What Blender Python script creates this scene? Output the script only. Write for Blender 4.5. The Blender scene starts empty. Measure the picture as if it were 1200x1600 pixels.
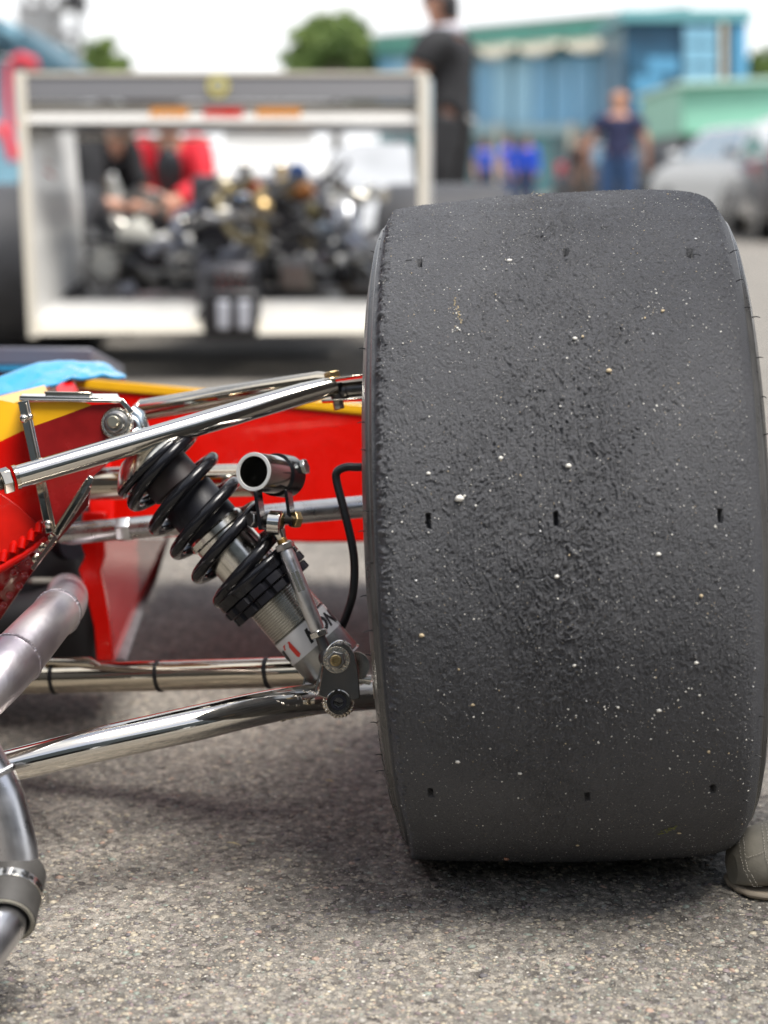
import bpy, math, random, mathutils
import numpy as np
from mathutils import Vector, Matrix

R = math.radians
random.seed(7)
rng = np.random.default_rng(7)
scene = bpy.context.scene
col = scene.collection

# ---------------------------------------------------------------- camera
F = 2800.0                      # focal length in photo pixels (1200 x 1600)
PITCH = R(10.4)
CAM = Vector((0.0, 0.0, 0.69))
cam_data = bpy.data.cameras.new('camera')
cam_data.sensor_fit = 'VERTICAL'
cam_data.sensor_height = 36.0
cam_data.lens = F / 1600.0 * 36.0
cam_data.clip_start = 0.05
cam_data.clip_end = 3000
cam_data.dof.use_dof = True
cam_data.dof.focus_distance = 1.70
cam_data.dof.aperture_fstop = 3.5
cam = bpy.data.objects.new('camera', cam_data)
cam.location = CAM
cam.rotation_euler = (R(90) - PITCH, 0, 0)
col.objects.link(cam)
scene.camera = cam

# ---------------------------------------------------------------- sky and sun
SUN_EL, SUN_AZ = R(69), R(132)     # azimuth measured from +Y towards +X
world = bpy.data.worlds.new('World')
scene.world = world
world.use_nodes = True
nt = world.node_tree
nt.nodes.clear()
out = nt.nodes.new('ShaderNodeOutputWorld')
bg = nt.nodes.new('ShaderNodeBackground')
bg.inputs['Strength'].default_value = 0.13
sky = nt.nodes.new('ShaderNodeTexSky')
sky.sky_type = 'NISHITA'
sky.sun_disc = False
sky.sun_elevation = SUN_EL
sky.sun_rotation = SUN_AZ
sky.dust_density = 2.0
tc = nt.nodes.new('ShaderNodeTexCoord')
mp = nt.nodes.new('ShaderNodeMapping'); mp.inputs['Scale'].default_value = (1.0, 1.0, 2.2)
ns = nt.nodes.new('ShaderNodeTexNoise'); ns.inputs['Scale'].default_value = 2.3
ns.inputs['Detail'].default_value = 7; ns.inputs['Roughness'].default_value = 0.55
rp = nt.nodes.new('ShaderNodeValToRGB')
rp.color_ramp.elements[0].position = 0.45; rp.color_ramp.elements[0].color = (0.12, 0.12, 0.12, 1)
rp.color_ramp.elements[1].position = 0.62; rp.color_ramp.elements[1].color = (1, 1, 1, 1)
sx = nt.nodes.new('ShaderNodeSeparateXYZ')
hz = nt.nodes.new('ShaderNodeMapRange')
hz.inputs['From Min'].default_value = 0.18; hz.inputs['From Max'].default_value = 0.45
hz.inputs['To Min'].default_value = 1.0; hz.inputs['To Max'].default_value = 0.0
mxx = nt.nodes.new('ShaderNodeMath'); mxx.operation = 'MAXIMUM'
mix = nt.nodes.new('ShaderNodeMix'); mix.data_type = 'RGBA'
mix.inputs['B'].default_value = (8.2, 8.3, 8.4, 1)
L = nt.links.new
L(tc.outputs['Generated'], mp.inputs['Vector']); L(mp.outputs['Vector'], ns.inputs['Vector'])
L(ns.outputs['Fac'], rp.inputs['Fac']); L(tc.outputs['Generated'], sx.inputs['Vector'])
L(sx.outputs['Z'], hz.inputs['Value'])
L(rp.outputs['Color'], mxx.inputs[0]); L(hz.outputs['Result'], mxx.inputs[1])
L(mxx.outputs['Value'], mix.inputs['Factor']); L(sky.outputs['Color'], mix.inputs['A'])
L(mix.outputs['Result'], bg.inputs['Color']); L(bg.outputs['Background'], out.inputs['Surface'])

sd = bpy.data.lights.new('sun', 'SUN')
sd.energy = 4.4
sd.angle = R(28)
sd.color = (1.0, 0.96, 0.90)
sun = bpy.data.objects.new('sun', sd)
sdir = Vector((math.sin(SUN_AZ) * math.cos(SUN_EL), math.cos(SUN_AZ) * math.cos(SUN_EL), math.sin(SUN_EL)))
sun.rotation_euler = sdir.to_track_quat('Z', 'Y').to_euler()
sun.location = sdir * 40
col.objects.link(sun)

scene.view_settings.view_transform = 'Standard'
scene.view_settings.look = 'None'
scene.view_settings.exposure = 0.4
scene.view_settings.gamma = 1.0
scene.view_settings.use_curve_mapping = False
scene.render.engine = 'CYCLES'
scene.cycles.use_denoising = True
scene.cycles.max_bounces = 8
scene.cycles.sample_clamp_indirect = 6

# ---------------------------------------------------------------- projection helpers
cp, sp_ = math.cos(PITCH), math.sin(PITCH)
FW = Vector((0, cp, -sp_)); UP = Vector((0, sp_, cp)); RT = Vector((1, 0, 0))
def P(px, py, d):
    return CAM + FW * d + RT * ((px - 600) * d / F) - UP * ((py - 800) * d / F)
def G(px, py, z=0.0):
    v = FW + RT * ((px - 600) / F) - UP * ((py - 800) / F)
    return CAM + v * ((z - CAM.z) / v.z)
def Pr(px, d): return px * d / F
def proj(a):
    a = np.asarray(a, float) - np.array(CAM)
    d = a @ np.array(FW)
    return 600 + F * (a @ np.array(RT)) / d, 800 - F * (a @ np.array(UP)) / d, d

# ---------------------------------------------------------------- materials
MATS = {}
def mat(name, c, rough=0.5, metal=0.0, var=0.0, vscale=20, bump=0.0, bscale=60, coat=0.0, spec=0.5, c2=None, stretch=None, emit=None, rvar=0.0, trans=0.0):
    if name in MATS: return MATS[name]
    m = bpy.data.materials.new(name); m.use_nodes = True
    t = m.node_tree; b = t.nodes['Principled BSDF']
    c = tuple(c) + (1,)
    b.inputs['Base Color'].default_value = c
    b.inputs['Roughness'].default_value = rough
    b.inputs['Metallic'].default_value = metal
    b.inputs['Coat Weight'].default_value = coat
    b.inputs['Coat Roughness'].default_value = 0.04
    b.inputs['Specular IOR Level'].default_value = spec
    b.inputs['Transmission Weight'].default_value = trans
    need = var > 0 or bump > 0 or c2 or rvar > 0
    if need:
        g = t.nodes.new('ShaderNodeTexCoord'); mpn = t.nodes.new('ShaderNodeMapping')
        if stretch: mpn.inputs['Scale'].default_value = stretch
        t.links.new(g.outputs['Object'], mpn.inputs['Vector'])
    if var > 0 or c2 or rvar > 0:
        n = t.nodes.new('ShaderNodeTexNoise'); n.inputs['Scale'].default_value = vscale
        n.inputs['Detail'].default_value = 6
        t.links.new(mpn.outputs['Vector'], n.inputs['Vector'])
        rmp = t.nodes.new('ShaderNodeValToRGB')
        rmp.color_ramp.elements[0].position = 0.32; rmp.color_ramp.elements[1].position = 0.68
        a = c2 if c2 else tuple(x * (1 - var) for x in c[:3])
        rmp.color_ramp.elements[0].color = tuple(a) + (1,)
        rmp.color_ramp.elements[1].color = tuple(min(1, x * (1 + var)) for x in c[:3]) + (1,)
        t.links.new(n.outputs['Fac'], rmp.inputs['Fac'])
        if var > 0 or c2: t.links.new(rmp.outputs['Color'], b.inputs['Base Color'])
        if rvar > 0:
            mr = t.nodes.new('ShaderNodeMapRange')
            mr.inputs['From Min'].default_value = 0.3; mr.inputs['From Max'].default_value = 0.7
            mr.inputs['To Min'].default_value = max(0.01, rough - rvar); mr.inputs['To Max'].default_value = rough + rvar
            t.links.new(n.outputs['Fac'], mr.inputs['Value']); t.links.new(mr.outputs['Result'], b.inputs['Roughness'])
    if bump > 0:
        n2 = t.nodes.new('ShaderNodeTexNoise'); n2.inputs['Scale'].default_value = bscale
        n2.inputs['Detail'].default_value = 4
        t.links.new(mpn.outputs['Vector'], n2.inputs['Vector'])
        bp = t.nodes.new('ShaderNodeBump'); bp.inputs['Strength'].default_value = 1.0
        bp.inputs['Distance'].default_value = bump
        t.links.new(n2.outputs['Fac'], bp.inputs['Height']); t.links.new(bp.outputs['Normal'], b.inputs['Normal'])
    MATS[name] = m
    return m

chrome = mat('nickel_plate', (0.64, 0.57, 0.46), 0.07, 1.0, bump=0.0002, bscale=45, rvar=0.04, vscale=60)
chrome2 = mat('bright_chrome', (0.70, 0.67, 0.61), 0.08, 1.0, bump=0.0001, bscale=60, rvar=0.05, vscale=40)
alu = mat('satin_aluminium', (0.62, 0.62, 0.62), 0.34, 1.0, var=0.12, vscale=80, bump=0.0001, bscale=300, rvar=0.08)
alub = mat('bright_turned_aluminium', (0.66, 0.64, 0.58), 0.2, 1.0, var=0.1, vscale=60, rvar=0.08)
pipem = mat('brushed_exhaust_alloy', (0.60, 0.57, 0.56), 0.42, 1.0, var=0.1, vscale=16, bump=0.00025, bscale=160, c2=(0.45, 0.40, 0.45), rvar=0.08)
pipeg = mat('grey_exhaust_alloy', (0.58, 0.58, 0.60), 0.32, 1.0, var=0.1, vscale=30, bump=0.00015, bscale=90, rvar=0.08)
steel = mat('grey_steel', (0.36, 0.35, 0.33), 0.32, 1.0, var=0.2, vscale=120, bump=0.0001, bscale=300)
zinc = mat('zinc_bolt', (0.62, 0.66, 0.66), 0.25, 1.0, var=0.1, vscale=200)
brass = mat('yellow_passivated_bolt', (0.62, 0.47, 0.24), 0.3, 1.0, var=0.15, vscale=200)
weld = mat('weld_bead', (0.66, 0.60, 0.50), 0.2, 1.0, var=0.2, vscale=300, bump=0.0006, bscale=500)
dmetal = mat('dark_metal', (0.12, 0.12, 0.12), 0.4, 1.0, var=0.3, vscale=60)
bgloss = mat('black_powder_coat', (0.008, 0.008, 0.010), 0.2, 0, coat=0.15, spec=0.3, bump=0.00015, bscale=250, rvar=0.06, vscale=80)
bmatte = mat('black_anodised', (0.012, 0.012, 0.016), 0.45, 0, spec=.25, bump=0.0001, bscale=400, rvar=0.1, vscale=80)
brown = mat('brown_black_bump_cap', (0.022, 0.014, 0.014), 0.5, 0)
brub = mat('black_rubber_hose', (0.012, 0.012, 0.013), 0.38)
redp = mat('red_paint', (0.58, 0.004, 0.001), 0.28, 0, spec=.2, coat=0.2, var=.06, bump=0.0006, bscale=5, rvar=0.08, vscale=30)
redd = mat('dusty_red_paint', (0.50, 0.008, 0.003), 0.35, 0, spec=.2, coat=0.1, bump=0.0006, bscale=6, var=0.15, vscale=40)
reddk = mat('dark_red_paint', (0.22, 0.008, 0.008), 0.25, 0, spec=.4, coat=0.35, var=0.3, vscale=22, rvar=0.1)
yelp = mat('yellow_paint', (0.72, 0.38, 0.006), 0.3, 0, coat=0.3, var=0.05, vscale=30)
bluep = mat('light_blue_plastic', (0.035, 0.30, 0.55), 0.16, 0, coat=0.6, bump=0.004, bscale=28)
whitep = mat('white_print', (0.8, 0.8, 0.78), 0.4)
sticker = mat('pale_grey_sticker', (0.62, 0.62, 0.62), 0.3, 0, coat=0.3)
logored = mat('red_print', (0.62, 0.03, 0.015), 0.35)
inkblack = mat('black_print', (0.01, 0.01, 0.012), 0.35)
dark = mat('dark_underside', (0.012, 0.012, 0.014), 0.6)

# ---------------------------------------------------------------- mesh builder
ORG = {}
def basis(a, hint=None):
    a = Vector(a).normalized()
    h = Vector(hint) if hint is not None else (Vector((0, 0, 1)) if abs(a.z) < 0.9 else Vector((1, 0, 0)))
    u = (h - a * h.dot(a)).normalized()
    return a, u, a.cross(u)
class MB:
    def __init__(s): s.v = []; s.f = []; s.m = []
    def add(s, vs, fs, m=0):
        o = len(s.v); s.v += [tuple(x) for x in vs]
        s.f += [tuple(i + o for i in f) for f in fs]; s.m += [m] * len(fs); return s
    def tube(s, pts, rad, n=20, m=0, caps=True, closed=False, flat=1.0, fup=None):
        pts = [Vector(p) for p in pts]; k = len(pts)
        if not hasattr(rad, '__len__'): rad = [rad] * k
        def tg(i):
            if closed: return (pts[(i + 1) % k] - pts[i - 1]).normalized()
            return (pts[min(i + 1, k - 1)] - pts[max(i - 1, 0)]).normalized()
        t = tg(0); _, u, w = basis(t, fup); vs = []
        for i in range(k):
            t2 = tg(i); q = t.rotation_difference(t2); u = q @ u
            u = (u - t2 * u.dot(t2)).normalized(); w = t2.cross(u); t = t2
            for j in range(n):
                a = 2 * math.pi * j / n
                vs.append(pts[i] + (u * math.cos(a) * flat + w * math.sin(a)) * rad[i])
        fs = []
        for i in range(k if closed else k - 1):
            i2 = (i + 1) % k
            for j in range(n):
                j2 = (j + 1) % n
                fs.append((i * n + j, i * n + j2, i2 * n + j2, i2 * n + j))
        if caps and not closed:
            fs.append(tuple(reversed(range(n)))); fs.append(tuple((k - 1) * n + j for j in range(n)))
        return s.add(vs, fs, m)
    def lathe(s, A, ax, prof, n=32, m=0, hint=None, caps=True, rot=0):
        A = Vector(A); ax, u, w = basis(ax, hint); vs = []; fs = []
        for (t, r) in prof:
            for j in range(n):
                a = 2 * math.pi * j / n + rot
                vs.append(A + ax * t + (u * math.cos(a) + w * math.sin(a)) * r)
        for i in range(len(prof) - 1):
            for j in range(n):
                j2 = (j + 1) % n
                fs.append((i * n + j, i * n + j2, (i + 1) * n + j2, (i + 1) * n + j))
        if caps:
            fs.append(tuple(reversed(range(n)))); fs.append(tuple((len(prof) - 1) * n + j for j in range(n)))
        return s.add(vs, fs, m)
    def hexn(s, c, ax, r, h, m=0, rot=0, hint=None):
        return s.lathe(Vector(c) - Vector(ax).normalized() * h / 2, ax, [(0, r * .9), (h * .1, r), (h * .9, r), (h, r * .9)], 6, m, hint, rot=rot)
    def box(s, c, size, rz=0, m=0, M=None):
        x, y, z = [q / 2 for q in size]
        vs = [Vector((a * x, b * y, e * z)) for a in (-1, 1) for b in (-1, 1) for e in (-1, 1)]
        Rm = M if M is not None else Matrix.Rotation(rz, 3, 'Z')
        vs = [Rm @ v + Vector(c) for v in vs]
        return s.add(vs, [(0, 1, 3, 2), (4, 6, 7, 5), (0, 4, 5, 1), (2, 3, 7, 6), (0, 2, 6, 4), (1, 5, 7, 3)], m)
    def prism(s, poly, off, m=0):
        poly = [Vector(p) for p in poly]; off = Vector(off); n = len(poly)
        vs = poly + [p + off for p in poly]
        fs = [tuple(range(n)), tuple(reversed(range(n, 2 * n)))]
        fs += [(i, i + n, (i + 1) % n + n, (i + 1) % n) for i in range(n)]
        return s.add(vs, fs, m)
    def ball(s, c, r, nu=14, nv=9, m=0, M=None):
        if not hasattr(r, '__len__'): r = (r, r, r)
        vs = [Vector((0, 0, r[2]))]
        for i in range(1, nv):
            p = math.pi * i / nv
            for j in range(nu):
                a = 2 * math.pi * j / nu
                vs.append(Vector((r[0] * math.sin(p) * math.cos(a), r[1] * math.sin(p) * math.sin(a), r[2] * math.cos(p))))
        vs.append(Vector((0, 0, -r[2])))
        if M is not None: vs = [M @ v for v in vs]
        vs = [v + Vector(c) for v in vs]
        fs = [(0, 1 + j, 1 + (j + 1) % nu) for j in range(nu)]
        for i in range(nv - 2):
            for j in range(nu):
                a = 1 + i * nu; j2 = (j + 1) % nu
                fs.append((a + j, a + nu + j, a + nu + j2, a + j2))
        a = 1 + (nv - 2) * nu
        fs += [(len(vs) - 1, a + (j + 1) % nu, a + j) for j in range(nu)]
        return s.add(vs, fs, m)
    def ring(s, c, ax, R0, r, n=32, k=10, m=0, hint=None):
        ax, u, w = basis(ax, hint)
        pts = [Vector(c) + (u * math.cos(2 * math.pi * i / n) + w * math.sin(2 * math.pi * i / n)) * R0 for i in range(n)]
        return s.tube(pts, r, k, m, closed=True)
    def build(s, name, mats, parent=None, smooth=35, bevel=0, label=None, kind=None, group=None, cat=None, local=False, segs=2, subd=0):
        me = bpy.data.meshes.new(name)
        o3 = Vector((0, 0, 0))
        if parent is not None and not local: o3 = ORG.get(parent.name, Vector((0, 0, 0)))
        me.from_pydata([tuple(Vector(v) - o3) for v in s.v], [], s.f)
        if not isinstance(mats, (list, tuple)): mats = [mats]
        for m in mats: me.materials.append(m)
        if len(mats) > 1: me.polygons.foreach_set('material_index', s.m)
        me.polygons.foreach_set('use_smooth', [True] * len(me.polygons))
        me.set_sharp_from_angle(angle=R(smooth))
        o = bpy.data.objects.new(name, me); col.objects.link(o)
        if parent is not None:
            o.parent = parent; ORG[o.name] = o3
        if bevel > 0:
            b = o.modifiers.new('bevel', 'BEVEL'); b.width = bevel; b.segments = segs; b.limit_method = 'ANGLE'; b.angle_limit = R(40)
        if subd:
            q = o.modifiers.new('sub', 'SUBSURF'); q.levels = q.render_levels = subd
        if label: o['label'] = label
        if kind: o['kind'] = kind
        if group: o['group'] = group
        if cat: o['category'] = cat
        return o
def thing(name, label, cat, loc=(0, 0, 0), rz=0, group=None):
    o = bpy.data.objects.new(name, None); col.objects.link(o)
    o.empty_display_size = 0.1
    o.location = loc; o.rotation_euler = (0, 0, rz); o['label'] = label; o['category'] = cat
    if group: o['group'] = group
    ORG[o.name] = Vector(loc)
    return o
def dup(root, loc, rz, label, scale=None):
    def cp_(o, par):
        c = o.copy(); col.objects.link(c)
        if par is not None: c.parent = par
        for ch in o.children: cp_(ch, c)
        return c
    r = cp_(root, None); r.location = loc; r.rotation_euler = (0, 0, rz); r['label'] = label
    if scale: r.scale = (scale,) * 3
    return r
def spline(pts, n=8):
    pts = [Vector(p) for p in pts]; o = []
    for i in range(len(pts) - 1):
        p0, p1, p2, p3 = pts[max(i - 1, 0)], pts[i], pts[i + 1], pts[min(i + 2, len(pts) - 1)]
        for k in range(n):
            t = k / n
            o.append(0.5 * ((2 * p1) + (p2 - p0) * t + (2 * p0 - 5 * p1 + 4 * p2 - p3) * t * t + (3 * p1 - p0 - 3 * p2 + p3) * t ** 3))
    o.append(pts[-1]); return o
def lerp_list(v, n):
    return list(np.interp(np.linspace(0, len(v) - 1, n), range(len(v)), v))
def text_poly(body, size=1.0, bold=0.0, shear=0.0, ext=0.0):
    cu = bpy.data.curves.new('lettering', 'FONT'); cu.body = body; cu.size = size; cu.offset = bold; cu.shear = shear; cu.extrude = ext
    cu.resolution_u = 3
    o = bpy.data.objects.new('lettering', cu); col.objects.link(o)
    dg = bpy.context.evaluated_depsgraph_get()
    me = bpy.data.meshes.new_from_object(o.evaluated_get(dg))
    vs = [v.co.copy() for v in me.vertices]; fs = [tuple(p.vertices) for p in me.polygons]
    bpy.data.objects.remove(o); bpy.data.curves.remove(cu); bpy.data.meshes.remove(me)
    return vs, fs

# numpy value noise
_T = rng.random((512, 512))
def vnoise(x, y, s=0):
    x = x + s * 17.3; y = y + s * 31.7
    xi = np.floor(x).astype(int); yi = np.floor(y).astype(int)
    fx = x - xi; fy = y - yi
    fx = fx * fx * (3 - 2 * fx); fy = fy * fy * (3 - 2 * fy)
    a = _T[xi % 512, yi % 512]; b = _T[(xi + 1) % 512, yi % 512]; c = _T[xi % 512, (yi + 1) % 512]; d = _T[(xi + 1) % 512, (yi + 1) % 512]
    return (a * (1 - fx) + b * fx) * (1 - fy) + (c * (1 - fx) + d * fx) * fy
def grid_mesh(name, V, nu, nv, mats, wrap=False):
    """V: (nu*nv,3) array laid out u-major; quads between."""
    me = bpy.data.meshes.new(name)
    iu = np.arange(nu if wrap else nu - 1); iv = np.arange(nv - 1)
    U, W = np.meshgrid(iu, iv, indexing='ij'); U = U.ravel(); W = W.ravel(); U2 = (U + 1) % nu
    q = np.stack([U * nv + W, U2 * nv + W, U2 * nv + W + 1, U * nv + W + 1], 1)
    me.vertices.add(len(V)); me.vertices.foreach_set('co', V.astype(np.float32).ravel())
    me.loops.add(q.size); me.loops.foreach_set('vertex_index', q.ravel().astype(np.int32))
    me.polygons.add(len(q)); me.polygons.foreach_set('loop_start', (np.arange(len(q)) * 4).astype(np.int32))
    me.polygons.foreach_set('loop_total', np.full(len(q), 4, np.int32))
    me.polygons.foreach_set('use_smooth', np.ones(len(q), bool))
    me.update(calc_edges=True)
    for m in mats: me.materials.append(m)
    return me
ICO = None
def chips(name, pos, nrm, size, flat, mats, midx=None, up=0.0, sub=1, rough=.5):
    """scatter small irregular stones as one mesh (numpy). pos,nrm (n,3); size (n,)"""
    import bmesh
    bm = bmesh.new(); bmesh.ops.create_icosphere(bm, subdivisions=sub, radius=1.0)
    bv = np.array([v.co[:] for v in bm.verts]); bf = np.array([[v.index for v in f.verts] for f in bm.faces]); bm.free()
    n = len(pos); k = len(bv)
    g = np.random.default_rng(len(pos) + 3)
    a = g.random(n) * 6.283
    ref = np.where(np.abs(nrm[:, :1]) > 0.8, np.array([[0, 1, 0]]), np.array([[1, 0, 0]]))
    t = np.cross(nrm, ref); t /= np.linalg.norm(t, axis=1, keepdims=True); b = np.cross(nrm, t)
    u = t * np.cos(a)[:, None] + b * np.sin(a)[:, None]; w = -t * np.sin(a)[:, None] + b * np.cos(a)[:, None]
    asp = 0.6 + 0.8 * g.random(n)
    jit = (.97 - rough * .5) + rough * g.random((n, k))
    loc = bv[None] * jit[:, :, None]
    V = pos[:, None] + (u[:, None] * loc[:, :, :1] * asp[:, None, None] + w[:, None] * loc[:, :, 1:2] + nrm[:, None] * (loc[:, :, 2:3] * flat + up)) * size[:, None, None]
    V = V.reshape(-1, 3); Fc = (bf[None] + (np.arange(n) * k)[:, None, None]).reshape(-1, 3)
    me = bpy.data.meshes.new(name)
    me.vertices.add(len(V)); me.vertices.foreach_set('co', V.astype(np.float32).ravel())
    me.loops.add(Fc.size); me.loops.foreach_set('vertex_index', Fc.ravel().astype(np.int32))
    me.polygons.add(len(Fc)); me.polygons.foreach_set('loop_start', (np.arange(len(Fc)) * 3).astype(np.int32))
    me.polygons.foreach_set('loop_total', np.full(len(Fc), 3, np.int32))
    if midx is not None: me.polygons.foreach_set('material_index', np.repeat(midx, len(bf)).astype(np.int32))
    me.update(calc_edges=True)
    for m in mats: me.materials.append(m)
    return me
def link(me, name, parent=None, **kw):
    o = bpy.data.objects.new(name, me); col.objects.link(o)
    if parent is not None:
        o.parent = parent; ORG[o.name] = ORG.get(parent.name, Vector((0, 0, 0)))
    for k, v in kw.items(): o[k] = v
    return o
# ---------------------------------------------------------------- ground
def asphalt_material():
    m = bpy.data.materials.new('asphalt'); m.use_nodes = True
    t = m.node_tree; b = t.nodes['Principled BSDF']; N = t.nodes.new; K = t.links.new
    g = N('ShaderNodeTexCoord')
    vo = N('ShaderNodeTexVoronoi'); vo.inputs['Scale'].default_value = 150
    dist = N('ShaderNodeTexNoise'); dist.inputs['Scale'].default_value = 260; dist.inputs['Detail'].default_value = 3
    mixv = N('ShaderNodeMix'); mixv.data_type = 'VECTOR'; mixv.inputs['Factor'].default_value = 0.008
    K(g.outputs['Object'], dist.inputs['Vector']); K(g.outputs['Object'], mixv.inputs['A']); K(dist.outputs['Color'], mixv.inputs['B'])
    K(mixv.outputs['Result'], vo.inputs['Vector'])
    cr = N('ShaderNodeValToRGB'); cr.color_ramp.interpolation = 'LINEAR'
    e = cr.color_ramp.elements
    e[0].position = 0.0; e[0].color = (0.085, 0.077, 0.070, 1); e[1].position = 1.0; e[1].color = (0.36, 0.33, 0.28, 1)
    for p_, c_ in ((0.2, (0.17, 0.152, 0.132)), (0.45, (0.23, 0.215, 0.19)), (0.62, (0.16, 0.152, 0.132)), (0.78, (0.28, 0.255, 0.22)), (0.93, (0.31, 0.28, 0.24))):
        q = e.new(p_); q.color = c_ + (1,)
    sepc = N('ShaderNodeSeparateColor'); K(vo.outputs['Color'], sepc.inputs['Color']); K(sepc.outputs['Red'], cr.inputs['Fac'])
    fine = N('ShaderNodeTexNoise'); fine.inputs['Scale'].default_value = 700; fine.inputs['Detail'].default_value = 3
    K(g.outputs['Object'], fine.inputs['Vector'])
    f2 = N('ShaderNodeMapRange'); f2.inputs['From Min'].default_value = 0.3; f2.inputs['From Max'].default_value = 0.7
    f2.inputs['To Min'].default_value = 0.55; f2.inputs['To Max'].default_value = 1.5
    K(fine.outputs['Fac'], f2.inputs['Value'])
    big = N('ShaderNodeTexNoise'); big.inputs['Scale'].default_value = 5; big.inputs['Detail'].default_value = 5
    K(g.outputs['Object'], big.inputs['Vector'])
    f3 = N('ShaderNodeMapRange'); f3.inputs['From Min'].default_value = 0.3; f3.inputs['From Max'].default_value = 0.7
    f3.inputs['To Min'].default_value = 0.86; f3.inputs['To Max'].default_value = 1.3
    K(big.outputs['Fac'], f3.inputs['Value'])
    # binder between the stones
    edge = N('ShaderNodeMapRange'); edge.inputs['From Min'].default_value = 0.25; edge.inputs['From Max'].default_value = 0.62
    edge.inputs['To Min'].default_value = 1.0; edge.inputs['To Max'].default_value = 0.72
    K(vo.outputs['Distance'], edge.inputs['Value'])
    mu = N('ShaderNodeMath'); mu.operation = 'MULTIPLY'; K(f2.outputs['Result'], mu.inputs[0]); K(f3.outputs['Result'], mu.inputs[1])
    mu2 = N('ShaderNodeMath'); mu2.operation = 'MULTIPLY'; K(mu.outputs[0], mu2.inputs[0]); K(edge.outputs['Result'], mu2.inputs[1])
    vm = N('ShaderNodeVectorMath'); vm.operation = 'SCALE'; K(cr.outputs['Color'], vm.inputs[0]); K(mu2.outputs[0], vm.inputs['Scale'])
    K(vm.outputs['Vector'], b.inputs['Base Color'])
    b.inputs['Roughness'].default_value = 0.78; b.inputs['Specular IOR Level'].default_value = 0.35
    b1 = N('ShaderNodeBump'); b1.inputs['Distance'].default_value = 0.0008; b1.invert = True
    K(vo.outputs['Distance'], b1.inputs['Height'])
    b2 = N('ShaderNodeBump'); b2.inputs['Distance'].default_value = 0.0012
    K(fine.outputs['Fac'], b2.inputs['Height']); K(b1.outputs['Normal'], b2.inputs['Normal']); K(b2.outputs['Normal'], b.inputs['Normal'])
    return m
asphalt = asphalt_material()
def axis_coords(lo, hi, step, far_lo, far_hi):
    a = list(np.arange(lo, hi, step)); s = step; x = a[-1]
    while x < far_hi: s *= 1.18; x += s; a.append(x)
    s = step; x = lo; b = []
    while x > far_lo: s *= 1.18; x -= s; b.append(x)
    return np.array(b[::-1] + a)
gx = axis_coords(-0.62, 0.48, 0.0022, -600, 600); gy = axis_coords(1.28, 2.15, 0.0022, -400, 1500)
X, Y = np.meshgrid(gx, gy, indexing='ij')
def ground_h(X, Y):
    near = np.exp(-np.maximum(0, np.hypot(X, Y - 1.6) - 1.5) / 1.0)
    n = (vnoise(X * 130, Y * 110, 1) - .5) * 0.0018 + (vnoise(X * 45, Y * 45, 2) - .5) * 0.0022 + (vnoise(X * 260, Y * 240, 3) - .5) * 0.0012
    return n * near + (vnoise(X * 3, Y * 3, 4) - .5) * 0.002 * near
Z = ground_h(X, Y)
V = np.stack([X.ravel(), Y.ravel(), Z.ravel()], 1)
me = grid_mesh('ground', V, len(gx), len(gy), [asphalt])
me.flip_normals()
link(me, 'ground', kind='structure')

# loose and embedded aggregate stones near the camera
stone_cols = [(0.42, 0.37, 0.28), (0.30, 0.28, 0.25), (0.14, 0.13, 0.135), (0.25, 0.28, 0.24), (0.38, 0.27, 0.21), (0.60, 0.57, 0.50), (0.24, 0.19, 0.19), (0.34, 0.30, 0.24)]
smats = [mat('aggregate_%s' % n, c, 0.7, var=0.25, vscale=300, bump=0.0004, bscale=700) for n, c in zip(['tan', 'grey', 'dark', 'green', 'pink', 'white', 'purple', 'buff'], stone_cols)]
n = 34000
py_ = 880 + 760 * rng.random(n) ** 0.75
px_ = -30 + 1260 * rng.random(n)
gp = np.array([G(a, b)[:] for a, b in zip(px_, py_)])
gp[:, 2] = ground_h(gp[:, 0], gp[:, 1])
sz = np.exp(rng.normal(-6.66, 0.52, n)); sz = np.clip(sz, 0.0004, 0.0052)
mi = rng.choice(8, n, p=[.19, .21, .12, .09, .06, .025, .09, .215])
sz = np.where(mi == 5, np.minimum(sz, 0.0022), sz)
gp[:, 2] -= sz * 0.12
link(chips('loose_grit', gp, np.tile([0, 0, 1.0], (n, 1)), sz, 0.36, smats, mi), 'loose_grit', kind='stuff', label='multicoloured aggregate stones and grit bedded in the asphalt', category='grit')
straw = mat('dry_straw', (0.55, 0.45, 0.22), 0.7)
for i, (x, y, dx, dy, lb) in enumerate([(355, 1316, 20, 4, 'dry straw sliver lying on the asphalt below the lower wishbone'), (508, 1219, 14, 2, 'short dry straw sliver lying beneath the shock absorber'), (740, 1290, 0, 0, '')]):
    if not lb: continue
    b = MB(); a = G(x, y, .004); c = G(x + dx, y + dy, .005); b.tube([a, (a + c) / 2 + Vector((0, 0, .001)), c], [.0005, .0011, .0003], 6, flat=.5)
    b.build('straw_sliver', straw, label=lb, cat='straw')

# ---------------------------------------------------------------- red racing car
car = thing('racing_car', 'red and yellow racing car showing its worn slick rear tyre and chromed suspension', 'racing car', (-0.45, 2.3, 0.0))

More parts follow.
